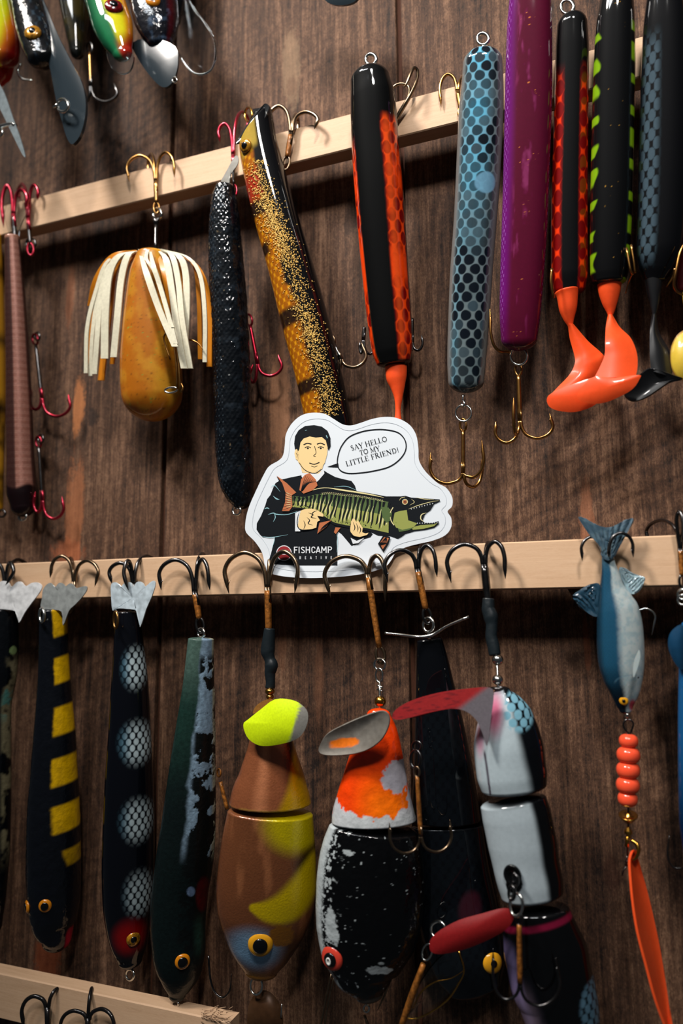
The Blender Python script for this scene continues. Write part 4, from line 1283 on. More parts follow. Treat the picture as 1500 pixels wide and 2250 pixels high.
body('body', t, yx([(0, 1316, 1392), (50, 1308, 1395), (150, 1302, 1396), (250, 1299, 1394), (400, 1296, 1391), (500, 1295, 1387), (600, 1296, 1380), (618, 1299, 1376)]), 50, 28, M_gloss, cf, .85, 26, 10, nf=64, step=1.8)
body('soft_tail', t, yx([(622, 1311, 1366), (640, 1314, 1363), (665, 1322, 1357), (685, 1332, 1350), (696, 1336, 1345)]), 28, 26, M_orange, lambda g: base(g, W(240, 84, 36)), .9, 4, 5, nf=28)
loft('paddle', t, [(1337, 692, 27), (1331, 720, 32), (1329, 750, 37), (1328, 780, 38), (1318, 806, 39), (1306, 830, 40)],
     [(1343, 692, 27), (1360, 720, 28), (1384, 744, 30), (1397, 775, 32), (1399, 806, 34), (1395, 830, 36)], M_orange, bulge=2.0, thick=1.0)
plate('paddle_foot', t, [(1292, 838), (1310, 828), (1350, 832), (1402, 825), (1404, 832), (1388, 855), (1352, 875), (1318, 886), (1284, 884), (1268, 872), (1278, 852)], 42, M_orange, thick=1.3, dome=1.5, tilt=(-.03, -.03))
mb = MB(); mb.tube([(1376, 545, 38), (1384, 590, 38), (1390, 604, 36)], 2.6, n=4); mb.tube([(1386, 538, 37), (1392, 575, 37), (1395, 600, 36)], 2.4, n=4); mb.tube([(1390, 600, 36), (1380, 622, 30), (1374, 645, 27)], 1.4, n=3); mb.build('side_hook', M_gold, t)

# --- slate scaled bait
t = root('glide_bait', 'wide black bait with slate grey scale column and black paddle tail', 'fishing lure', 1450, 0, 38, G_UP)


def cf(g):
    lat, y = g['lat'], g['y']
    d, cu, cv = cells(g['arc']+500, g['s'], 27, 21, 9.6, 14.6, 2.2)
    m = ss(1.0, .88, d)*ss(.46, .16, np.abs(lat+.5))*ss(60, 130, y)*ss(600, 560, y)
    return mix(base(g, W(11, 13, 15)), W(60, 76, 86), m)


body('body', t, yx([(-10, 1418, 1500), (60, 1410, 1508), (200, 1404, 1512), (350, 1400, 1512), (450, 1398, 1508), (540, 1396, 1500), (590, 1402, 1480), (612, 1412, 1464)]), 50, 28, M_gloss, cf, .7, 24, 8, nf=72, step=1.8)
body('soft_tail', t, yx([(606, 1414, 1458), (640, 1420, 1452), (670, 1428, 1447), (692, 1433, 1441)]), 28, 26, M_blksoft, lambda g: base(g, W(20, 21, 23)), .9, 4, 5, nf=24)
loft('paddle', t, [(1434, 690, 26), (1428, 730, 28), (1427, 780, 30), (1430, 815, 30)], [(1440, 690, 26), (1446, 730, 24), (1468, 770, 24), (1476, 800, 24), (1474, 830, 26)], M_blksoft, bulge=2.0, thick=1.0)
plate('paddle_foot', t, [(1372, 868), (1385, 846), (1418, 813), (1440, 811), (1480, 824), (1500, 832), (1474, 838), (1452, 852), (1420, 873), (1390, 882)], 30, M_blksoft, thick=1.2, dome=-2, tilt=(-.05, -.03))
mb = MB(); mb.tube([(1502, 535, 38), (1492, 560, 38), (1484, 600, 38), (1480, 625, 36), (1486, 640, 34), (1500, 648, 32)], [1, 2.8, 2.8, 2.8, 2.6, 2.4], n=5); mb.tube([(1482, 590, 38), (1478, 608, 36), (1464, 630, 34)], [2.4, 2.0, .6], n=4); mb.build('side_hook', M_gold, t)

# --- dark red bait with the yellow tail
t = root('glide_bait', 'dark red bait almost out of frame with a pale yellow tail paddle', 'fishing lure', 1520, 300, 30, G_UP)
body('body', t, yx([(300, 1486, 1560), (450, 1484, 1560), (600, 1480, 1550), (635, 1486, 1540)]), 26, 24, M_gloss, lambda g: base(g, W(46, 12, 14)), .7, 16, 10, step=3, nf=20)
plate('tail_paddle', t, [(1474, 790), (1476, 762), (1488, 738), (1506, 727), (1530, 740), (1540, 780), (1530, 820), (1510, 836), (1490, 830), (1478, 812)], 25, M_soft,
      lambda x, y, k: mix(np.ones((len(x), 3))*W(206, 176, 60), W(120, 70, 24), ss(.88, 1, k)), thick=1.4, dome=4)
body('soft_tail', t, yx([(630, 1496, 1540), (680, 1502, 1532), (735, 1508, 1522)]), 24, 25, M_soft, lambda g: base(g, W(196, 160, 60)), .8, 4, 4, step=3, nf=20)

# ------------------------------------------------------------------ crankbaits hanging in at the top edge
t = root('crankbait', 'yellow crankbait with red throat cut by the picture edge', 'fishing lure', 0, 0, 55, G_TOP)


def cf(g):
    c = mix(base(g, W(196, 200, 20)), W(190, 90, 16), ss(-.1, .6, g['lat']+(g['y']-80)/90))
    return mix(mix(c, W(110, 16, 12), ss(.2, .95, g['lat']+(g['y']-95)/70)), W(120, 170, 60), ss(40, -30, g['y'])*.5)


body('body', t, yx([(-330, -170, -90), (-200, -130, -50), (-60, -74, 4), (0, -50, 24), (60, -44, 39), (100, -40, 46), (122, -36, 44)]), 62, 62, M_gloss, cf, .6, 10, 22, nf=30)
body('rear_body', t, yx([(132, -40, 34), (160, -38, 28), (172, -34, 16)]), 56, 56, M_gloss, lambda g: mix(base(g, W(200, 150, 20)), W(150, 20, 10), ss(-.2, .5, g['lat']+(g['y']-150)/40)), .6, 6, 14, nf=30)
plate('lip', t, [(-16, 170), (2, 190), (14, 215), (30, 262), (44, 300), (56, 342), (50, 340), (30, 300), (6, 250), (-14, 210)], 66, M_sheet, lambda x, y, k: np.ones((len(x), 3))*W(120, 130, 134), thick=.7, tilt=(.05, 0))
mb = MB(); mb.tube([(-8, 281, 66), (22, 273, 66), (34, 276, 66)], 5, n=4); mb.ring((2, 292, 66), 8, 3, tilt=1.0); mb.build('line_tie', M_steel, t)
mb = MB(); mb.tube([(46, 140, 52), (40, 158, 52), (50, 174, 52), (72, 176, 52)], [3, 3, 3, 1], n=5); mb.build('side_hook', M_steel, t)

t = root('crankbait', 'black foil crankbait with yellow eye and long grey diving lip', 'fishing lure', 70, 0, 60, G_TOP)


def cf(g):
    d, _, _ = cells(g['arc']+400, g['s'], 22, 14, 10, 11)
    return mix(mix(base(g, W(12, 16, 22)), W(58, 78, 94), ss(.7, 1.1, d)*.7), W(8, 9, 12), ss(.2, .7, fbm(g['y'], g['arc'], 30, 8)))


_, ai = body('body', t, yx([(-330, -50, 20), (-200, -22, 50), (-60, 10, 80), (0, 24, 94), (60, 35, 114), (100, 48, 126), (128, 60, 130)]), 64, 62, M_epoxy, cf, .7, 10, 18, nf=50, step=1.8, dispf=lambda g: 1.4*(fbm(g['y'], g['arc'], 16, 2)-.5))
eye(t, at_px(ai, 72, 72), 19, M_seye, .42)
plate('lip', t, [(78, -20), (96, 0), (120, 60), (142, 106), (166, 152), (182, 185), (190, 222), (189, 260), (180, 295), (168, 314), (158, 318), (148, 300), (138, 265), (128, 230), (120, 190), (110, 140), (90, 80)], 64, M_smoke, thick=2.2, tilt=(.06, .02), dome=1.5)
screw_eye(t, 138, 232, 74, 14, 3.4, tilt=.5, name='line_tie')
mb = MB(); mb.tube([(118, 236, 73), (126, 230, 74)], 3, n=2); mb.build('line_tie_pin', M_steel, t)

t = root('crankbait', 'green backed yellow crankbait with a dark red eye', 'fishing lure', 240, 0, 58, G_TOP)


def cf(g):
    lat, y = g['lat'], g['y']
    c = mix(base(g, W(18, 104, 62)), W(204, 196, 24), ss(-.25, .1, lat+(y-60)*-.002))
    c = mix(c, W(214, 120, 20), ss(.5, .9, lat)*.9)
    c = mix(c, W(16, 70, 44), ss(-.5, -.9, lat))
    c = mix(c, W(150, 30, 14), ss(90, 125, y+14*lat)*ss(-.5, 0, lat))
    return mix(c, W(40, 12, 10), ss(122, 138, y))


_, ai = body('body', t, yx([(-330, 110, 155), (-200, 132, 196), (-60, 168, 246), (0, 188, 273), (50, 202, 290), (90, 224, 294), (115, 246, 291)]), 64, 62, M_gloss, cf, .65, 10, 20, nf=44, step=1.8)
eye(t, at_px(ai, 250, 14), 20, M_deye, .45)
plate('lip', t, [(238, 108), (239, 135), (250, 154), (268, 163), (284, 158), (292, 142), (290, 118)], 64, M_clear, thick=1.4)
screw_eye(t, 274, 132, 62, 9, 2.6, tilt=.1, el=.5, name='line_tie')

t = root('crankbait', 'dark blue crankbait with amber eye and smoky lip', 'fishing lure', 330, 0, 56, G_TOP)
_, ai = body('body', t, yx([(-330, 215, 275), (-200, 245, 320), (-60, 272, 370), (0, 284, 390), (40, 292, 394), (78, 310, 388), (92, 322, 380)]), 50, 50, M_epoxy, lambda g: mix(mix(base(g, W(10, 14, 22)), W(50, 66, 86), ss(.6, .8, fbm(g['y'], g['arc'], 16, 4))), W(70, 10, 16), ss(.45, .7, g['lat'])*ss(.95, .7, g['lat'])*.8), .6, 10, 14, nf=40)
eye(t, at_px(ai, 336, 2), 16, M_oeye, .4)
plate('lip', t, [(292, 96), (305, 130), (325, 160), (350, 188), (366, 193), (380, 182), (388, 162), (392, 136), (386, 104), (340, 86)], 52, M_smoke, thick=1.8, dome=1)
screw_eye(t, 384, 176, 54, 6, 2, tilt=.6, name='line_tie')

t = root('crankbait', 'black crankbait with a large clear rounded diving lip', 'fishing lure', 390, 0, 50, G_TOP)
body('body', t, yx([(-330, 320, 380), (-200, 340, 420), (-60, 356, 424), (0, 366, 412), (40, 374, 400)]), 26, 28, M_gloss, lambda g: base(g, W(10, 12, 15)), .7, 10, 20, step=3, nf=24)
plate('lip', t, [(371, 78), (385, 104), (400, 130), (418, 154), (438, 164), (458, 158), (470, 142), (474, 112), (468, 80), (450, 50), (430, 25), (412, -8), (378, -10), (368, 40)], 40, M_clear, thick=1.6, dome=.6, tilt=(.06, -.03))
mb = MB(); o_ = catmull(np.array([(371, 78), (385, 104), (400, 130), (418, 154), (438, 164), (458, 158), (470, 142), (474, 112), (468, 80), (450, 50), (430, 25), (412, -8)]), 3)
mb.tube([(x, y, 40.2) for x, y in o_], 2.2, n=1); mb.build('lip_rim', M_clear, t)

t = root('crankbait', 'shadowed olive crankbait hanging behind the yellow and black ones', 'fishing lure', 160, 0, 36, G_TOP)
body('body', t, yx([(-330, 40, 120), (-200, 74, 170), (-60, 112, 204), (0, 128, 202), (60, 140, 196), (110, 152, 186)]), 32, 30, M_gloss, lambda g: mix(base(g, W(54, 46, 18)), W(14, 16, 14), ss(.3, .7, fbm(g['y'], g['arc'], 30, 4))), .7, 10, 20, step=3, nf=24)
hook(t, (197, 95), (200, 190), [(224, 258, (250, 182), 24), (225, 172, (176, 180), 18)], 24, 3.4, M_dark, M_gold, sr=4)

t = root('diving_lip', 'rounded grey plastic lure lip just dipping into the top of the view', 'fishing lure', 750, -30, 40, G_TOP)
plate('lip', t, [(708, -60), (710, -20), (716, 2), (735, 12), (762, 12), (784, 2), (793, -20), (794, -60), (750, -80)], 40, M_smoke, thick=2.5, dome=2)

# ------------------------------------------------------------------ middle rail lures
def fan_plate(par, o, col, h=36):
    c = (min(p[0] for p in o)*.5+max(p[0] for p in o)*.5, 1314)
    return plate('tail_plate', par, o, h, M_sheet, lambda x, y, k: mix(np.ones((len(x), 3))*W(*col), W(*[c_*.8 for c_ in col]), ss(.5, .75, fbm(x, y, 10, 3, 2))*.6), thick=.8, smooth=3, centre=c)


# --- far left lure with bright tail plate
t = root('tail_bait', 'black bait with brightest white tail plate, its grey flank peeling, at the picture edge', 'fishing lure', 10, 1335, 34, G_MID)
fan_plate(t, [(-44, 1290), (-24, 1279), (-12, 1287), (4, 1277), (18, 1279), (26, 1289), (38, 1279), (48, 1279), (57, 1288), (70, 1281), (84, 1280), (93, 1289), (86, 1304), (70, 1325), (55, 1346), (42, 1368), (37, 1344), (0, 1338), (-36, 1338)], (250, 250, 250), 37)


def cf(g):
    c = base(g, W(14, 16, 19))
    n = fbm(g['y'], g['arc'], 40, 4)
    m = ss(.35, .5, n)*ss(1420, 1470, g['y'])*ss(1920, 1840, g['y'])*ss(.15, .5, g['lat'])
    c = mix(c, W(118, 110, 84), m); c = mix(c, W(80, 130, 120), ss(.55, .65, n)*m*ss(1600, 1540, np.abs(g['y']-1530)+1530))
    d = np.hypot((g['px']-29)/8, (g['y']-1428)/9)
    return mix(c, W(110, 130, 84), ss(1.1, .9, d))


body('body', t, yx([(1342, -30, 38), (1400, -34, 42), (1470, -38, 40), (1560, -40, 26), (1700, -42, 26), (1850, -40, 24), (1960, -36, 16), (2030, -24, 6)]), 33, 20, M_epoxy, cf, .7, 6, 20, nf=44, step=2.2)
hook(t, (14, 1345), (12, 1285), [(1235, -30, (-28, 1285), 38), (1236, 30, (12, 1286), 40), (1230, 62, (66, 1275), 8)], 33, 4.2, M_dark, M_dark)

# --- black and yellow banded bait
t = root('tail_bait', 'black bait with yellow stepped bars, orange eye and scalloped grey tail plate', 'fishing lure', 120, 1335, 34, G_MID)
fan_plate(t, [(95, 1296), (104, 1284), (113, 1281), (121, 1290), (130, 1281), (138, 1282), (145, 1288), (153, 1282), (161, 1284), (167, 1292), (178, 1290), (190, 1288), (191, 1297), (180, 1313), (166, 1328), (152, 1342), (139, 1374), (136, 1344), (112, 1339), (91, 1336), (93, 1314)], (160, 164, 162), 37)


def cf(g):
    lat, y = g['lat'], g['y']+8*g['lat']
    yb = np.zeros(y.shape)
    for a, b in ((1330, 1400), (1446, 1502), (1552, 1612), (1660, 1720), (1762, 1822), (1862, 1898)):
        yb = np.maximum(yb, ss(a-4, a+4, y)*ss(b+4, b-4, y))
    lim = np.interp(g['y'], [1330, 1400, 1500, 1700, 1820, 1850, 1900], [-.1, 0, 0, -.12, -.05, .25, .5])
    m = yb*ss(lim-.08, lim+.08, lat+.12*(fbm(g['y'], g['arc'], 12, 4)-.5))
    c = mix(base(g, W(17, 19, 24)), W(206, 160, 14), m*(1-.5*ss(1780, 1900, g['y'])))
    return mix(c, W(150, 16, 40), ss(1.2, .8, np.hypot((g['px']-160)/16, (g['y']-2064)/22)))


_, ci = body('body', t, yx([(1342, 86, 148), (1400, 85, 150), (1500, 82, 156), (1600, 74, 166), (1700, 66, 172), (1800, 58, 178), (1900, 56, 180), (1980, 59, 178), (2030, 68, 170), (2060, 84, 160), (2075, 92, 144)]), 33, 18, M_epoxy, cf, .75, 5, 14, nf=60, step=1.8,
             dispf=lambda g: 1.6*(fbm(g['y'], g['arc'], 18, 4)-.5)*ss(1500, 1900, g['y']))
eye(t, at_px(ci, 99, 1991), 15, M_oeye, .62); eye(t, surf(ci, -.985, 1978), 15, M_oeye, .62)
screw_eye(t, 92, 1352, 44, 8, 3.4, mat=M_steel, tilt=.9, el=1.9, name='split_ring')
hook(t, (150, 1345), (163, 1278), [(1222, 114, (110, 1270), 36), (1232, 216, (208, 1289), 36), (1226, 150, (150, 1270), 8)], 32.5, 4.0, M_bronze, M_dark)

# --- black bait with scale patches
t = root('tail_bait', 'slim black bait with four frosted scale patches and red cheek', 'fishing lure', 285, 1340, 34, G_MID)
fan_plate(t, [(244, 1289), (249, 1280), (258, 1281), (265, 1290), (274, 1281), (283, 1279), (290, 1282), (294, 1290), (300, 1280), (308, 1278), (315, 1282), (320, 1289), (329, 1281), (338, 1276), (342, 1284), (334, 1310), (321, 1340), (308, 1378), (303, 1344), (280, 1338), (258, 1337), (248, 1341), (245, 1314)], (206, 220, 228), 38)


def cf(g):
    lat, y = g['lat'], g['y']
    d, cu, cv = cells(g['arc']+300, g['s'], 17, 13.2, 6.6, 8.4)
    px = g['px']; m = 0
    for cx, cy, rx, ry, a in ((296, 1466, 34, 52, 1), (300, 1626, 44, 54, .95), (302, 1792, 44, 54, .8), (306, 1952, 40, 58, .7)):
        m = np.maximum(m, ss(1.1, .35, np.hypot((px-cx)/rx, (y-cy)/ry))*a)
    sp = mix(base(g, W(178, 194, 198)), W(90, 130, 150), ss(.2, -.4, lat))
    c = mix(base(g, W(12, 14, 19)), sp, m*ss(1.02, .72, d))
    c = mix(c, W(70, 110, 130), m*.22*ss(.2, -.6, lat))
    return mix(c, W(130, 10, 14), ss(1.25, .3, np.hypot((px-285)/40, (y-2045)/44)))


_, ci = body('body', t, yx([(1346, 252, 308), (1400, 250, 314), (1500, 244, 326), (1600, 238, 332), (1700, 231, 337), (1800, 226, 340), (1900, 223, 340), (1980, 225, 337), (2040, 233, 331), (2080, 244, 325), (2110, 258, 314)]), 33, 18, M_gloss, cf, .75, 5, 18, nf=84, step=1.5)
eye(t, at_px(ci, 293, 2063), 16, M_seye, .45)
screw_eye(t, 286, 2142, 18, 10, 2.6, (286, 2124), tilt=.5, el=1.2)
screw_eye(t, 254, 1362, 46, 7, 3.0, mat=M_gold, tilt=.9, el=2.6, name='split_ring')
hook(t, (284, 1345), (293, 1282), [(1237, 240, (246, 1283), 37), (1232, 272, (282, 1297), 41), (1222, 346, (340, 1290), 8)], 33.5, 4.4, M_dark, M_dark)

# --- peeling green bait
t = root('jerkbait', 'dark green bait with peeling pale blue paint and yellow ringed eye', 'fishing lure', 440, 1400, 34, G_MID)


def cf(g):
    lat, y = g['lat'], g['y']
    n = fbm(g['y'], g['arc'], 30, 21, 5)
    gr = mix(base(g, W(70, 92, 84)), W(26, 48, 42), ss(1420, 1560, y))
    gr = mix(gr, W(16, 24, 24), ss(1600, 1800, y+60*n))
    bl = mix(base(g, W(116, 138, 156)), W(150, 150, 130), ss(.78, .92, lat))
    m = ss(-.1, .12, lat+.3*(n-.5)+ss(1500, 1700, y)*.12)*ss(1900, 1860, y+30*n)
    c = mix(gr, bl, m)
    ch = ss(.53, .55, n+.08*ss(.5, 0, np.abs(lat-.55))*ss(1440, 1520, y)+.05*ss(1600, 1880, y))*ss(1424, 1450, y)*ss(-.15, .1, lat)
    c = mix(c, W(15, 18, 18), ch)
    c = mix(c, W(70, 6, 16), ss(1.2, .8, np.hypot((g['px']-448)/16, (y-1950)/40)))
    c = mix(c, W(40, 70, 60), ss(.3, 0, np.abs(lat-.75))*ss(1980, 2030, y)*ss(2110, 2060, y)*.6)
    return mix(c, W(100, 120, 150), ss(1.1, .8, np.hypot((g['px']-422)/9, (y-1936)/12)))


_, ci = body('body', t, yx([(1404, 413, 470), (1450, 408, 470), (1500, 402, 471), (1600, 386, 473), (1700, 370, 474), (1800, 356, 474), (1900, 341, 468), (1960, 334, 458), (2030, 329, 453), (2090, 334, 453), (2130, 343, 446), (2165, 358, 425), (2185, 370, 408)]), 36, 22, M_scratched, cf, .72, 3, 16, nf=84, step=1.5,
             dispf=lambda g: .8*(fbm(g['y'], g['arc'], 30, 21, 5) < .47)*ss(-.2, .2, g['lat'])*ss(1424, 1450, g['y'])*ss(1900, 1880, g['y']))
eye(t, at_px(ci, 401, 2113), 17, M_oeye, .66)
screw_eye(t, 442, 1391, 35, 10, 3.2, (440, 1402), tilt=.8)
screw_eye(t, 388, 2206, 22, 6, 2.4, mat=M_steel, tilt=.9)
hook(t, (442, 1388), (428, 1300), [(1230, 350, (354, 1297), 38), (1229, 457, (461, 1297), 39), (1217, 455, (462, 1270), 8)], 33.5, 4.6, M_dark, M_rust)
mb = MB(); mb.tube([(484, 1718, 24), (492, 1750, 24), (499, 1778, 24)], 4.5, n=3); mb.ring((481, 1698, 24), 5, 2, 0, tilt=.7, el=1.7); mb.build('side_hook', M_rust, t)
mb = MB(); mb.tube([(458, 2100, 22), (462, 2150, 22), (472, 2180, 22), (490, 2192, 22), (505, 2175, 22), (508, 2140, 22)], [2.4, 2.4, 2.4, 2.4, 2, .5], n=5)
mb.build('belly_hook', M_dark, t)
mb = MB(); mb.tube([(500, 1860, 24), (482, 1960, 24), (484, 1995, 24)], [1.5, 3, 1.2], n=4); mb.build('hook_prong', M_dark, t)

# --- copper and yellow two part bait
t = root('jointed_bait', 'copper and yellow jointed bait with fluorescent yellow blade and blue cheek', 'fishing lure', 590, 1390, 34, G_MID)


def cf(g):
    lat, y = g['lat'], g['y']
    c = mix(base(g, W(150, 88, 56)), W(196, 124, 84), ss(.3, 0, np.abs(lat+.25)))
    c = mix(c, W(40, 20, 8), ss(.15, .55, lat-.25+(1640-y)*-.002)*ss(1760, 1690, y+30*lat))
    yl = ss(.0, .25, lat-.22-(1740-y)*.006)
    c = mix(c, W(196, 150, 16), yl)
    n = fbm(y, g['arc'], 9, 6)
    return mix(c, W(200, 160, 70), ss(1760, 1768, y+10*(n-.5))*.85)


body('front_body', t, yx([(1556, 572, 620), (1600, 556, 636), (1650, 541, 650), (1700, 524, 667), (1740, 509, 679), (1764, 503, 684)]), 42, 38, M_metalpaint, cf, .62, 16, 8, nf=72, step=1.8, dispf=lambda g: 1.2*(fbm(g['y'], g['arc'], 14, 5)-.5))


def cf(g):
    lat, y, px = g['lat'], g['y'], g['px']
    c = mix(base(g, W(124, 74, 46)), W(160, 100, 64), ss(.5, .8, fbm(y*.3, g['arc'], 30, 4)))
    c = mix(c, W(206, 186, 10), ss(1.25, .6, np.hypot((px-672)/92, (y-1795)/66)))
    c = mix(c, W(34, 20, 8), ss(1.3, .5, np.hypot((px-692)/48, (y-1885)/40)))
    c = mix(c, W(216, 186, 8), band(px, y, [(560, 1968, 10), (595, 1974, 24), (632, 1966, 34), (665, 1938, 36), (700, 1890, 30)], .7))
    c = mix(c, W(60, 36, 18), ss(2015, 2060, y)*ss(600, 640, px)*.8)
    c = mix(c, W(150, 100, 30), ss(2105, 2140, y-.35*(px-560))*.9)
    c = mix(c, W(140, 180, 214), ss(1.2, .4, np.hypot((px-560)/66, (y-2064)/56)))
    return mix(c, W(150, 96, 30), ss(1.15, .9, np.hypot((px-618)/26, (y-2030)/24)+.5*(fbm(y, g['arc'], 10, 5)-.5)))


_, ci = body('rear_body', t, yx([(1786, 500, 688), (1850, 487, 692), (1900, 480, 695), (1950, 476, 695), (2000, 478, 688), (2040, 487, 674), (2080, 502, 652), (2110, 518, 632), (2135, 536, 610)]), 39, 30, M_metalpaint, cf, .5, 9, 18, nf=110, step=1.7)
eye(t, at_px(ci, 572, 2074), 27, M_yeye, .60)
screw_eye(t, 563, 2166, 30, 14, 2.6, (565, 2148), tilt=.4, el=1.4)
sheet = t
c_y = lambda x, y, k: mix(np.ones((len(x), 3))*W(206, 232, 10), W(120, 118, 112), ss(0, 6, (x-636)-(1565-y)*.30-16))
plate('spinner_blade', t, [(536, 1590), (545, 1582), (575, 1558), (605, 1537), (640, 1538), (662, 1548), (676, 1565), (675, 1590), (662, 1615), (640, 1628), (600, 1637), (570, 1637), (548, 1624), (538, 1606)], 58, M_matte, c_y, thick=.9, dome=3.0, tilt=(.03, .0), smooth=3, rings=14)
plate('painted_neck', t, [(556, 1568), (562, 1552), (580, 1539), (600, 1536), (590, 1550), (572, 1562)], 52, M_metalpaint, lambda x, y, k: np.ones((len(x), 3))*W(170, 116, 54), thick=.6)
P1 = P(592, 1525, 38)
mb = MB(); mb.tube([(590, 1495, 35), (592, 1545, 40)], 3, n=3); mb.build('wire_stem', M_brass, t)
for y_, r_b in ((1519, 11), (1531, 9)):
    s_ = float(S(593, y_, 38)); a = np.linspace(-math.pi/2, math.pi/2, 9)
    lathe('bead', P(593, y_, 38), (0, 0, 1), [(max(.02, math.cos(q))*r_b*s_, math.sin(q)*r_b*.72*s_) for q in a], M_brass, t)
body('heat_shrink_sleeve', t, [(592, 1382, 12), (590, 1405, 14), (588, 1430, 15.5), (592, 1448, 12), (596, 1462, 14.5), (593, 1480, 12), (594, 1500, 10.5), (593, 1511, 11)], 33.5, 35, M_blackr, lambda g: base(g, W(20, 27, 31)), .8, 2, 3, nf=24,
     dispf=lambda g: 1.6*(fbm(g['y'], g['arc'], 16, 4)-.5)*ss(1400, 1430, g['y']))
hook(t, (590, 1390), (588, 1290), [(1214, 494, (503, 1305), 36), (1212, 654, (647, 1304), 37), (1216, 600, (604, 1300), 7)], 33.5, 5.2, M_bronze, M_rust, sr=8, loop=False)

# --- orange and white headed bait
t = root('jointed_bait', 'jointed bait with orange splashed white head on a flecked black body', 'fishing lure', 832, 1420, 36, G_MID)


def cf(g):
    lat, y, px = g['lat'], g['y'], g['px']
    n = fbm(y, g['arc'], 22, 12, 4)
    c = base(g, W(176, 172, 180)); c = mix(c, W(190, 194, 196), ss(1740, 1790, y))
    o = mix(base(g, W(232, 64, 12)), W(244, 110, 14), ss(1660, 1760, y)*ss(760, 840, px))
    f = np.maximum(ss(1650, 1640, y+40*(n-.5)+ss(845, 880, px)*0)*ss(-.1, .1, .75-np.abs(px-862)/60+(n-.5)), 0)
    blob = np.minimum.reduce([np.hypot((px-795)/76, (y-1655)/115), np.hypot((px-845)/54, (y-1735)/44), np.hypot((px-785)/48, (y-1730)/54), np.hypot((px-868)/36, (y-1612)/52)])
    m = ss(1.04, .98, blob*.94+1.1*(n-.5))
    wnot = ss(.9, 1.05, np.hypot((px-870)/27, (y-1692)/36)+1.5*(n-.5))
    c = mix(c, o, m*np.where(y > 1660, wnot, 1))
    c = mix(c, o, ss(1598, 1586, y+16*(n-.5)))
    return c


body('front_body', t, yx([(1570, 806, 858), (1600, 790, 872), (1650, 772, 884), (1700, 756, 893), (1750, 740, 903), (1790, 729, 912), (1803, 728, 914)]), 43, 41, M_epoxy, cf, .6, 14, 8, nf=90, step=1.6)


def cf(g):
    lat, y, px = g['lat'], g['y'], g['px']
    n = fbm(y, g['arc'], 7, 12, 3); n2 = fbm(y, g['arc'], 40, 33)
    c = base(g, W(12, 13, 14))
    m = ss(-.84, -.90, lat+.12*(n-.5))
    m = np.maximum(m, ss(.70, .76, n+.16*ss(-.6, -.85, lat))*ss(-.5, -.75, lat))
    m = np.maximum(m, ss(.80, .84, n+.07*ss(1900, 1820, y)*ss(.2, -.4, lat)))
    for cx, cy, rx, ry in ((730, 2020, 12, 36), (741, 2042, 8, 18), (830, 2105, 24, 10), (846, 2110, 14, 8), (838, 2086, 7, 4), (768, 1858, 12, 6)):
        m = np.maximum(m, ss(1.1, .95, np.hypot((px-cx)/rx, (y-cy)/ry)+.9*(n-.5)))
    c = mix(c, W(178, 186, 188), m)
    return mix(c, W(90, 80, 70), ss(2180, 2200, y)*.6)


_, ci = body('rear_body', t, yx([(1822, 722, 917), (1860, 708, 926), (1900, 699, 930), (1950, 694, 932), (2000, 692, 928), (2050, 694, 918), (2100, 706, 900), (2140, 730, 878), (2170, 760, 858), (2188, 782, 842)]), 42, 34, M_epoxy, cf, .5, 9, 16, nf=120, step=1.5)
eye(t, at_px(ci, 729, 2107), 26, M_reye, .58)
pe = at_px(ci, 729, 2107, .0036); lathe('eye_ring', pe[0], pe[1], [(3*pe[2], 0), (3*pe[2], .0003), (6*pe[2], .0003), (6*pe[2], 0)], M_white, t, el=1.4)
screw_eye(t, 1e3*.805, 2216, 28, 8, 2.6, (803, 2200), tilt=.7)
cb = lambda x, y, k: mix(np.ones((len(x), 3))*mix(W(104, 98, 90), W(150, 146, 138), fbm(x, y, 14, 2)*.6), W(232, 116, 26), ss(1.1, .9, np.hypot((x-757+(y-1632)*.6)/34, (y-1632)/11)+.5*(fbm(x, y, 12, 3)-.5)))
plate('spinner_blade', t, [(700, 1648), (706, 1630), (722, 1610), (760, 1590), (800, 1573), (835, 1562), (850, 1566), (856, 1582), (850, 1605), (835, 1628), (810, 1646), (780, 1656), (740, 1660), (710, 1658)], 60, M_sheet, cb, thick=1.0, dome=-3.0, tilt=(.02, .0), smooth=3, rings=12)
mb = MB(); mb.tube([(834, 1496, 37), (834, 1565, 42)], 2.6, n=3)
mb.ring((833, 1484, 37), 8, 2.4, 0, tilt=.3, el=1.9); mb.tube([(828, 1506, 37.5), (840, 1511, 38), (829, 1515, 37.5), (840, 1519, 38)], 2.2, n=4)
mb.ring((834, 1460, 36), 13, 2.4, 0, tilt=.3); mb.ring((835, 1461, 36.8), 13, 2.2, 0, tilt=.5)
mb.build('wire_leader', M_steel, t)
s_ = float(S(835, 1541, 40)); lathe('bead', P(835, 1541, 40), (0, 0, 1), [(max(.02, math.cos(q))*13*s_, math.sin(q)*12*s_) for q in np.linspace(-1.57, 1.57, 11)], M_brass, t)
hook(t, (838, 1456), (808, 1262), [(1222, 713, (727, 1314), 37), (1221, 846, (846, 1322), 38), (1216, 850, (848, 1290), 7)], 34.5, 5.2, M_bronze, M_rust, sr=7)
mb = MB(); mb.tube([(728, 2140, 26), (716, 2195, 26), (703, 2262, 26)], 2.6, n=3); mb.tube([(734, 2145, 26), (722, 2200, 26), (712, 2262, 26)], 2.2, n=3)
mb.tube([(859, 2148, 26), (845, 2185, 26), (829, 2220, 26)], [2.6, 2.4, .8], n=3); mb.tube([(800, 2230, 26), (812, 2262, 26)], 3, n=2); mb.build('belly_hook', M_bronze, t)

# --- long black cone with propeller
t = root('prop_bait', 'long black tapering bait topped by a thin wire propeller, behind its neighbours', 'fishing lure', 942, 1380, 33, G_MID)


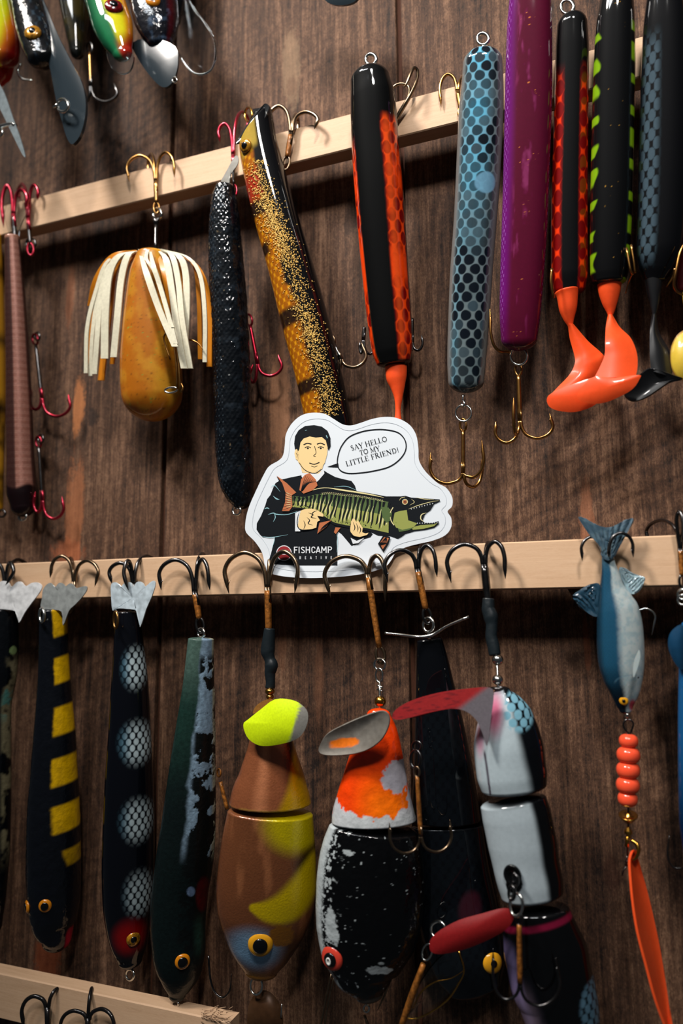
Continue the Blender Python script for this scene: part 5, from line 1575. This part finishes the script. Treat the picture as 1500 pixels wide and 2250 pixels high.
def cf(g):
    d, _, _ = cells(g['arc']+300, g['s'], 22, 14, 9, 10)
    c = base(g, W(12, 14, 17))
    c = mix(c, W(30, 36, 42), ss(1, .8, d)*ss(1460, 1600, g['y'])*.15)
    return mix(c, W(60, 24, 34), ss(1.2, .7, np.hypot((g['px']-1030)/26, (g['y']-1990)/40))*.6)


body('front_body', t, yx([(1406, 915, 971), (1450, 914, 984), (1500, 913, 996), (1600, 911, 1020), (1700, 908, 1040), (1800, 902, 1056)]), 30, 15, M_gloss, cf, .5, 4, 5, nf=64, step=2)
_, ci = body('rear_body', t, yx([(1816, 902, 1060), (1900, 904, 1072), (2000, 916, 1092), (2080, 935, 1108), (2130, 955, 1112), (2170, 985, 1104)]), 15, 12, M_gloss, cf, .4, 5, 22, nf=64, step=2)
eye(t, at_px(ci, 1082, 2116), 22, M_yeye, .35)
mb = MB()
mb.tube([(845, 1391, 43), (875, 1394, 41), (918, 1399, 37), (945, 1397, 36), (962, 1388, 36), (985, 1374, 37), (1030, 1355, 38)], [2.6, 3.0, 3.6, 4.4, 3.6, 3.0, 3.2], n=4); mb.build('propeller', M_steel, t)
screw_eye(t, 941, 1373, 34, 13, 3.8, (943, 1404), tilt=.5, el=1.2)
hook(t, (941, 1368), (917, 1250), [(1209, 845, (852, 1281), 43.5), (1199, 956, (960, 1268), 38.5), (1196, 930, (936, 1250), 7)], 34.5, 4.8, M_dark, M_rust)
screw_eye(t, 916, 1640, 44, 11, 3.2, mat=M_dark, tilt=.4)
screw_eye(t, 913, 1668, 50, 14, 3.0, mat=M_dark, tilt=.6, el=1.4, name='split_ring')
hook(t, (915, 1686), (924, 1838), [(1875, 857, (855, 1806), 64), (1872, 991, (988, 1800), 46)], 55, 3.2, M_bronze, M_rust, sr=5)
screw_eye(t, 962, 2042, 36, 18, 3.4, mat=M_steel, tilt=.5, name='split_ring')
mb = MB(); mb.ring((938, 2092, 40), 11, 2.2, 0, tilt=.3, rot=.25, el=1.7); mb.tube([(930, 2118, 40), (905, 2185, 40), (878, 2265, 40)], [6, 7, 6.5], 1, n=3); mb.build('treble_hook', [M_steel, M_rust], t)
plate('lip', t, [(892, 2236), (905, 2210), (920, 2165), (950, 2120), (985, 2088), (1004, 2090), (1012, 2110), (1019, 2132), (1008, 2160), (985, 2195), (950, 2222), (915, 2238)], 34, M_clear, thick=1.0, dome=-3)
mb = MB(); mb.tube([(892, 2237, 34), (915, 2238, 34), (950, 2222, 34), (985, 2195, 34), (1008, 2160, 34), (1019, 2132, 34), (1008, 2090, 34)], 1.8, n=4); mb.tube([(905, 2215, 33), (925, 2180, 33), (955, 2158, 33), (990, 2150, 33), (1017, 2134, 34)], [1, 2, 1.6, 1, .6], n=4); mb.build('lip_rim', M_brass, t)

# --- white and black three part bait
t = root('jointed_bait', 'three piece white and black jointed bait with broad red metal lip', 'fishing lure', 1092, 1430, 37, G_MID)


def scl(g, cx, cy, rx, ry):
    d, _, _ = cells(g['arc']+300, g['s'], 26, 15, 10.2, 9.4, 2.2)
    return ss(1.0, .86, d)*ss(1.15, .85, np.hypot((g['px']-cx)/rx, (g['y']-cy)/ry))


def cf(g):
    lat, y, px = g['lat'], g['y'], g['px']
    c = mix(base(g, W(176, 190, 196)), W(12, 14, 17), ss(.22, .50, lat+(1640-y)*.0014))
    c = mix(c, W(196, 60, 110), ss(1.2, .2, np.hypot((px-1085)/24, (y-1560)/60))*.8)
    c = mix(c, W(196, 90, 130), ss(1.2, .2, np.hypot((px-1054)/12, (y-1620)/44))*.6)
    c = mix(c, W(116, 164, 182), scl(g, 1140, 1556, 34, 44))
    return mix(c, W(60, 44, 60), ss(3.0, 1.2, np.abs(px-(1064+.13*(y-1640))))*ss(1636, 1650, y))


body('front_body', t, yx([(1522, 1084, 1122), (1545, 1068, 1150), (1570, 1056, 1170), (1600, 1046, 1183), (1650, 1040, 1195), (1700, 1046, 1201), (1730, 1056, 1201)]), 46, 42, M_gloss, cf, .6, 14, 16, nf=90, step=1.7)


def cf(g):
    lat, y = g['lat'], g['y']
    c = mix(base(g, W(172, 184, 190)), W(11, 12, 14), ss(.38, .58, lat))
    c = mix(c, W(16, 16, 18), ss(1766, 1756, y+6*lat*lat)); hole = np.hypot((g['px']-1126)/18, (y-1922)/21)
    return mix(c, W(10, 10, 12), ss(1.05, .95, hole))


_, ci = body('middle_body', t, yx([(1762, 1054, 1200), (1800, 1060, 1212), (1850, 1070, 1222), (1900, 1082, 1228), (1940, 1092, 1236), (1965, 1100, 1238)]), 41, 36, M_gloss, cf, .6, 12, 16, nf=80, step=1.8)


def cf(g):
    lat, y, px = g['lat'], g['y'], g['px']
    c = mix(base(g, W(10, 11, 14)), W(112, 100, 140), ss(-.62, -.86, lat)*ss(2040, 2070, y)*.9)
    c = mix(c, W(150, 130, 150), ss(2110, 2240, y)*ss(-.35, -.8, lat)*.6)
    c = mix(c, W(110, 20, 46), ss(10, 3, np.abs(y-2018+.12*(px-1180)))*.9)
    return mix(c, W(86, 120, 140), scl(g, 1300, 2200, 34, 50)*.8)


body('rear_body', t, yx([(2000, 1108, 1250), (2050, 1104, 1272), (2100, 1108, 1292), (2150, 1118, 1302), (2200, 1138, 1312), (2260, 1160, 1318), (2320, 1190, 1310)]), 34, 26, M_gloss, cf, .6, 12, 20, nf=70, step=2)
red = lambda x, y, k: mix(mix(np.ones((len(x), 3))*W(152, 34, 36), W(104, 98, 104), ss(-8, 18, (x-1018)+(y-1545)*1.3)), W(70, 20, 28), ss(.58, .7, fbm(x*1.0, y*3.5, 10, 14, 3))*.7*ss(1040, 980, x))
plate('lip', t, [(861, 1574), (872, 1557), (905, 1539), (960, 1523), (1020, 1514), (1075, 1511), (1084, 1530), (1078, 1580), (1070, 1638), (1060, 1612), (1046, 1582), (1022, 1562), (990, 1557), (940, 1566), (895, 1578), (870, 1581)], 60, M_matte, red, thick=1.2, tilt=(-.035, 0), centre=(1045, 1538), rings=22, smooth=4)
s_ = float(S(1092, 1500, 44))
for y_, r_b, hh_ in ((1450, 13, 39), (1494, 12, 43)):
    lathe('bead', P(1093, y_, hh_), (0, 0, 1), [(max(.02, math.cos(q))*r_b*s_, math.sin(q)*r_b*.95*s_) for q in np.linspace(-1.57, 1.57, 11)], M_steel, t)
lathe('washer', P(1095, 1512, 45), (0, 0, 1), [(8*s_, 3*s_), (18*s_, 2*s_), (18*s_, -2*s_), (8*s_, -4*s_)], M_dark, t)
mb = MB(); mb.tube([(1091, 1445, 38), (1094, 1515, 45)], 3, n=3); mb.build('wire_stem', M_steel, t)
body('heat_shrink_sleeve', t, [(1073, 1316, 13), (1072, 1335, 14.5), (1078, 1356, 16), (1080, 1374, 13), (1079, 1395, 13), (1083, 1418, 13.5), (1087, 1438, 13)], 35, 38.5, M_blackr, lambda g: base(g, W(20, 30, 36)), .8, 2, 3, nf=24,
     dispf=lambda g: 1.6*(fbm(g['y'], g['arc'], 18, 14)-.5))
hook(t, (1072, 1325), (1063, 1240), [(1196, 982, (991, 1281), 38), (1190, 1108, (1110, 1272), 38), (1192, 1080, (1084, 1240), 7)], 35, 5.0, M_dark, M_dark, sr=9, loop=False)
pe = at_px(ci, 1126, 1922, .0005)
lathe('belly_socket', pe[0], pe[1], [(20*pe[2], 0), (19*pe[2], .0008), (15*pe[2], .0008), (13*pe[2], 0), (.2*pe[2], -.0002)], M_black, t, el=1.15)
mb = MB(); mb.ring((1130, 1935, 52), 9, 3.4, 0, tilt=.6, el=1.5); mb.tube([(1130, 1915, 49), (1130, 1922, 52)], 4, n=2); mb.ring((1124, 1962, 53), 8, 3.6, 0, tilt=.6, el=1.9); mb.build('screw_eye', M_dark, t)
screw_eye(t, 1134, 1988, 54, 19, 3.4, tilt=.75, el=1.35, mat=M_steel, name='split_ring')
plate('red_blade', t, [(944, 2078), (948, 2062), (968, 2044), (1010, 2022), (1060, 2008), (1105, 1996), (1124, 2000), (1128, 2016), (1112, 2040), (1070, 2064), (1020, 2084), (975, 2094), (950, 2092)], 50, M_matte, lambda x, y, k: np.ones((len(x), 3))*W(124, 18, 20), thick=1.0, dome=2.5, rings=10)
hook(t, (1140, 2010), (1142, 2165), [(2210, 1229, (1220, 2104), 48), (2196, 1083, (1083, 2084), 52)], 52, 3.4, M_dark, M_rust, sr=6)

# --- blue fish swimbait
t = root('swimbait', 'realistic blue backed silver fish lure with soft forked tail and fins', 'fishing lure', 1335, 1220, 36, G_MID)


def cf(g):
    lat, y = g['lat'], g['y']
    n = fbm(y, g['arc'], 10, 3)
    b = mix(base(g, W(30, 76, 102)), W(12, 22, 32), ss(1430, 1530, y+20*lat))
    b = mix(b, W(20, 36, 48), ss(-.62, -.95, lat)*.8)
    b = mix(b, W(66, 96, 112), ss(1260, 1215, y))
    s_ = mix(base(g, W(168, 178, 178)), W(120, 150, 160), ss(.35, .7, n)*.5)
    c = mix(b, s_, ss(-.22, .16, lat+.15*(n-.5)-ss(1300, 1220, y)*.25+ss(1500, 1560, y)*-.1))
    d, _, _ = cells(g['arc']+300, g['s'], 9, 5, 4.6, 4.6)
    c = mix(c, c*.45, ss(.86, 1.0, d)*ss(.25, -.05, lat)*.6)
    c = mix(c, W(176, 60, 70), ss(1.2, .5, np.hypot((g['px']-1389)/9, (y-1548)/16)))
    g2 = np.abs(np.hypot((g['px']-1384)/34, (y-1498)/18)-1); c = mix(c, W(90, 130, 150), ss(.12, .03, g2)*ss(1500, 1490, y)*.35)
    return mix(c, W(20, 24, 28), ss(1.1, .8, np.hypot((g['px']-1401)/2.2, (y-1487)/2.2)))


_, ci = body('body', t, yx([(1212, 1322, 1346), (1240, 1321, 1352), (1262, 1320, 1361), (1290, 1317, 1371), (1320, 1313, 1391), (1342, 1311, 1404), (1380, 1310, 1412), (1420, 1310, 1415), (1455, 1313, 1415), (1490, 1323, 1412), (1520, 1337, 1405), (1545, 1350, 1394), (1558, 1359, 1389)]), 34, 26, M_soft, cf, .55, 6, 11, nf=90, step=1.3,
             dispf=lambda g: .5*(np.minimum(cells(g['arc']+300, g['s'], 9, 5, 4.6, 4.6)[0], 1)-.6)*(g['lat'] < .3)*-1)
tc_ = lambda x, y, k: mix(np.ones((len(x), 3))*W(78, 100, 112), W(46, 68, 84), ss(.4, .6, fbm(x, y, 8, 3))*.7)
plate('tail_fin', t, [(1322, 1222), (1318, 1205), (1300, 1180), (1284, 1158), (1271, 1137), (1280, 1137), (1300, 1148), (1318, 1156), (1334, 1159), (1350, 1155), (1370, 1144), (1391, 1139), (1384, 1160), (1370, 1185), (1356, 1208), (1348, 1222), (1336, 1232)], 36, M_soft, tc_, thick=1.2, smooth=3, rings=12, centre=(1334, 1190),
      hf=lambda x, y, k: .45*np.sin(np.arctan2(y-1240, x-1334)*42))
plate('dorsal_fin', t, [(1318, 1288), (1304, 1282), (1280, 1294), (1258, 1308), (1266, 1324), (1284, 1342), (1310, 1356), (1318, 1330)], 31, M_soft, lambda x, y, k: np.ones((len(x), 3))*W(26, 56, 74), thick=1.2, smooth=3, rings=10,
      hf=lambda x, y, k: .6*np.sin((np.hypot(x-1250, y-1360))*.75))
plate('anal_fin', t, [(1360, 1252), (1368, 1247), (1392, 1260), (1414, 1268), (1415, 1278), (1404, 1296), (1388, 1306), (1376, 1296), (1366, 1275)], 31, M_soft, lambda x, y, k: np.ones((len(x), 3))*W(136, 160, 168), thick=1.0, smooth=3, rings=10,
      hf=lambda x, y, k: .4*np.sin((x+y)*.7))
plate('pectoral_fin', t, [(1404, 1428), (1406, 1444), (1400, 1468), (1392, 1488), (1390, 1478), (1392, 1455), (1398, 1438)], 42, M_soft, lambda x, y, k: np.ones((len(x), 3))*W(160, 172, 172), thick=1.0, smooth=3, rings=4)
eye(t, at_px(ci, 1370, 1540), 10.5, M_yeye, .4)
mb = MB(); mb.prong((1328, 1222), 1179, 1277, (1279, 1233), 33, 37, 3.6); mb.prong((1337, 1214), 1171, 1389, (1391, 1225), 40, 38, 3.8); mb.tube([(1337, 1214, 40), (1338, 1222, 38)], 3.6, n=2)
mb.prong((1330, 1222), 1174, 1345, (1348, 1230), 31, 7, 3.6); mb.build('treble_hook', M_dark, t)
mb = MB(); mb.tube([(1402, 1342, 26), (1418, 1337, 26), (1432, 1343, 26), (1439, 1354, 26), (1436, 1372, 26), (1431, 1396, 26)], [2.4, 2.4, 2.4, 2.4, 2.2, .4], n=5); mb.build('belly_hook', M_steel, t)
screw_eye(t, 1376, 1572, 26, 4, 2.2, (1376, 1562), tilt=1.0)
mb = MB(); mb.tube([(1384, 1613, 25), (1388, 1602, 25), (1391, 1590, 25), (1384, 1582, 25), (1373, 1583, 25), (1369, 1594, 25), (1375, 1606, 25), (1382, 1613, 25)], 2.0, n=4)
mb.tube([(1379, 1612, 25), (1380, 1800, 22), (1378, 1880, 22)], 2.4, n=4); mb.tube([(1378, 1880, 22), (1374, 1894, 23), (1380, 1890, 22), (1373, 1900, 22), (1378, 1900, 21), (1370, 1912, 22), (1366, 1924, 22)], 1.7, n=4)
mb.build('wire_stem', M_dark, t)
s_ = float(S(1380, 1700, 24))
for y_, r_b, hb in ((1628, 20.5, 15), (1659, 25, 18.5), (1692, 25, 18.5), (1725, 25, 18.5), (1755, 21, 16.5)):
    xx = 1380.5-(y_-1628)*.016
    pr = [(max(.03, abs(math.cos(q))**.75)*r_b*s_, math.copysign(abs(math.sin(q))**.9, math.sin(q))*hb*1.02*s_) for q in np.linspace(-1.57, 1.57, 15)]
    lathe('bead', P(xx, y_, 24), (0, 0, 1), pr, M_coral, t, seg=32)
lathe('cup', P(1380, 1797, 22.5), (0.0, -.35, 1), [(6*s_, -11*s_), (9*s_, -10*s_), (19.5*s_, 5*s_), (20*s_, 7*s_), (18*s_, 7*s_), (5*s_, 5*s_), (4*s_, 12*s_), (1*s_, 12*s_)], M_brass, t)
lathe('brass_bead', P(1380, 1828, 22), (0, 0, 1), [(3*s_, -14*s_), (6*s_, -12*s_), (4*s_, -8*s_), (9*s_, -2*s_), (8*s_, 3*s_), (4*s_, 8*s_), (3*s_, 12*s_)], M_brass, t)
mb = MB(); mb.tube([(1386, 1846, 22), (1398, 1854, 23), (1402, 1868, 24), (1396, 1884, 24), (1388, 1890, 24)], [4, 5, 5, 4, 3], n=4); mb.tube([(1379, 1838, 22), (1377, 1860, 22)], 5, n=2); mb.build('clevis', M_brass, t)
loft('willow_blade', t, [(1387, 1872, 25), (1382, 1890, 26), (1384, 1930, 28), (1390, 1990, 30), (1400, 2050, 31), (1418, 2120, 31), (1440, 2200, 30), (1472, 2285, 27)],
     [(1392, 1868, 25), (1398, 1880, 20), (1414, 1930, 17), (1430, 1995, 16), (1446, 2070, 16), (1460, 2150, 17), (1471, 2220, 20), (1478, 2285, 26)], M_orange, bulge=-3.5, thick=1.1, nv=12, n=8)

# --- blue bait cut by the right edge
t = root('jerkbait', 'blue bait with a black hook over the rail, its other half out of frame', 'fishing lure', 1500, 1380, 36, G_MID)
body('body', t, yx([(1372, 1496, 1560), (1420, 1492, 1566), (1600, 1488, 1570), (1800, 1490, 1566), (1880, 1500, 1560)]), 34, 28, M_gloss, lambda g: mix(base(g, W(26, 84, 134)), W(8, 30, 60), ss(1600, 1850, g['y'])), .6, 8, 20, step=2.5, nf=30)
plate('lip', t, [(1500, 1376), (1484, 1380), (1472, 1396), (1470, 1420), (1476, 1440), (1488, 1462), (1500, 1468), (1506, 1420)], 38, M_gloss, lambda x, y, k: np.ones((len(x), 3))*W(16, 54, 82), thick=1.6, dome=2)
hook(t, (1500, 1290), (1494, 1205), [(1143, 1420, (1424, 1195), 8), (1128, 1560, (1560, 1200), 36)], 33, 4.0, M_dark, M_rust)
mb = MB(); mb.tube([(1494, 1210, 33), (1488, 1170, 34), (1486, 1140, 35), (1492, 1124, 36), (1499, 1140, 38), (1502, 1190, 39)], 4.6, n=5); mb.build('hook_prong', M_dark, t)
for yy in (1306, 1318):
    screw_eye(t, 1499, yy, 34, 11, 2.6, tilt=.3, mat=M_steel, name='split_ring')
mb = MB(); mb.tube([(1470, 1835, 20), (1466, 1880, 20), (1478, 1905, 20), (1500, 1908, 20)], [1, 2.4, 2.4, 2.4], n=4); mb.build('belly_hook', M_blacknk, t)

# ------------------------------------------------------------------ hooks on the bottom rail
t = root('treble_hook', 'black treble hook on the bottom rail nearest the picture edge', 'hook', 105, 2240, 33, 'black treble hooks on the bottom rail')
mb = MB(); mb.tube([(106, 2270, 33), (104, 2212, 33)], 6.5, n=2); mb.prong((101, 2214), 2189, 48, (53, 2262), 33, 37, 4.4); mb.prong((107, 2214), 2166, 185, (190, 2230), 33, 8, 4.2); mb.build('prongs', M_blacknk, t)
t = root('treble_hook', 'black treble hook on the bottom rail with one prong standing upright', 'hook', 193, 2245, 33, 'black treble hooks on the bottom rail')
mb = MB(); mb.tube([(193, 2280, 33), (193, 2236, 33)], 6, n=2); mb.prong((190, 2240), 2221, 133, (138, 2290), 33, 37, 4.2); mb.prong((197, 2240), 2217, 250, (246, 2290), 33, 36, 4.2)
mb.tube([(193, 2242, 33), (196, 2200, 32), (200, 2176, 27), (202, 2172, 20), (203, 2185, 12), (203, 2215, 8)], [4.2, 4.2, 4.2, 4.2, 4, .5], n=4); mb.build('prongs', M_blacknk, t)
t = root('spoon_blade', 'dim round bronze blade peeking up at the bottom under the copper bait', 'fishing lure', 585, 2240, 24)
plate('blade', t, [(548, 2262), (545, 2225), (553, 2195), (572, 2178), (592, 2180), (610, 2200), (620, 2230), (618, 2262), (585, 2290)], 24, M_sheet, lambda x, y, k: np.ones((len(x), 3))*W(70, 46, 28), thick=.8, dome=5)
mb = MB(); mb.tube([(619, 2206, 26), (617, 2235, 26)], [1.2, 2.2], n=2); mb.build('hook_tip', M_steel, t)
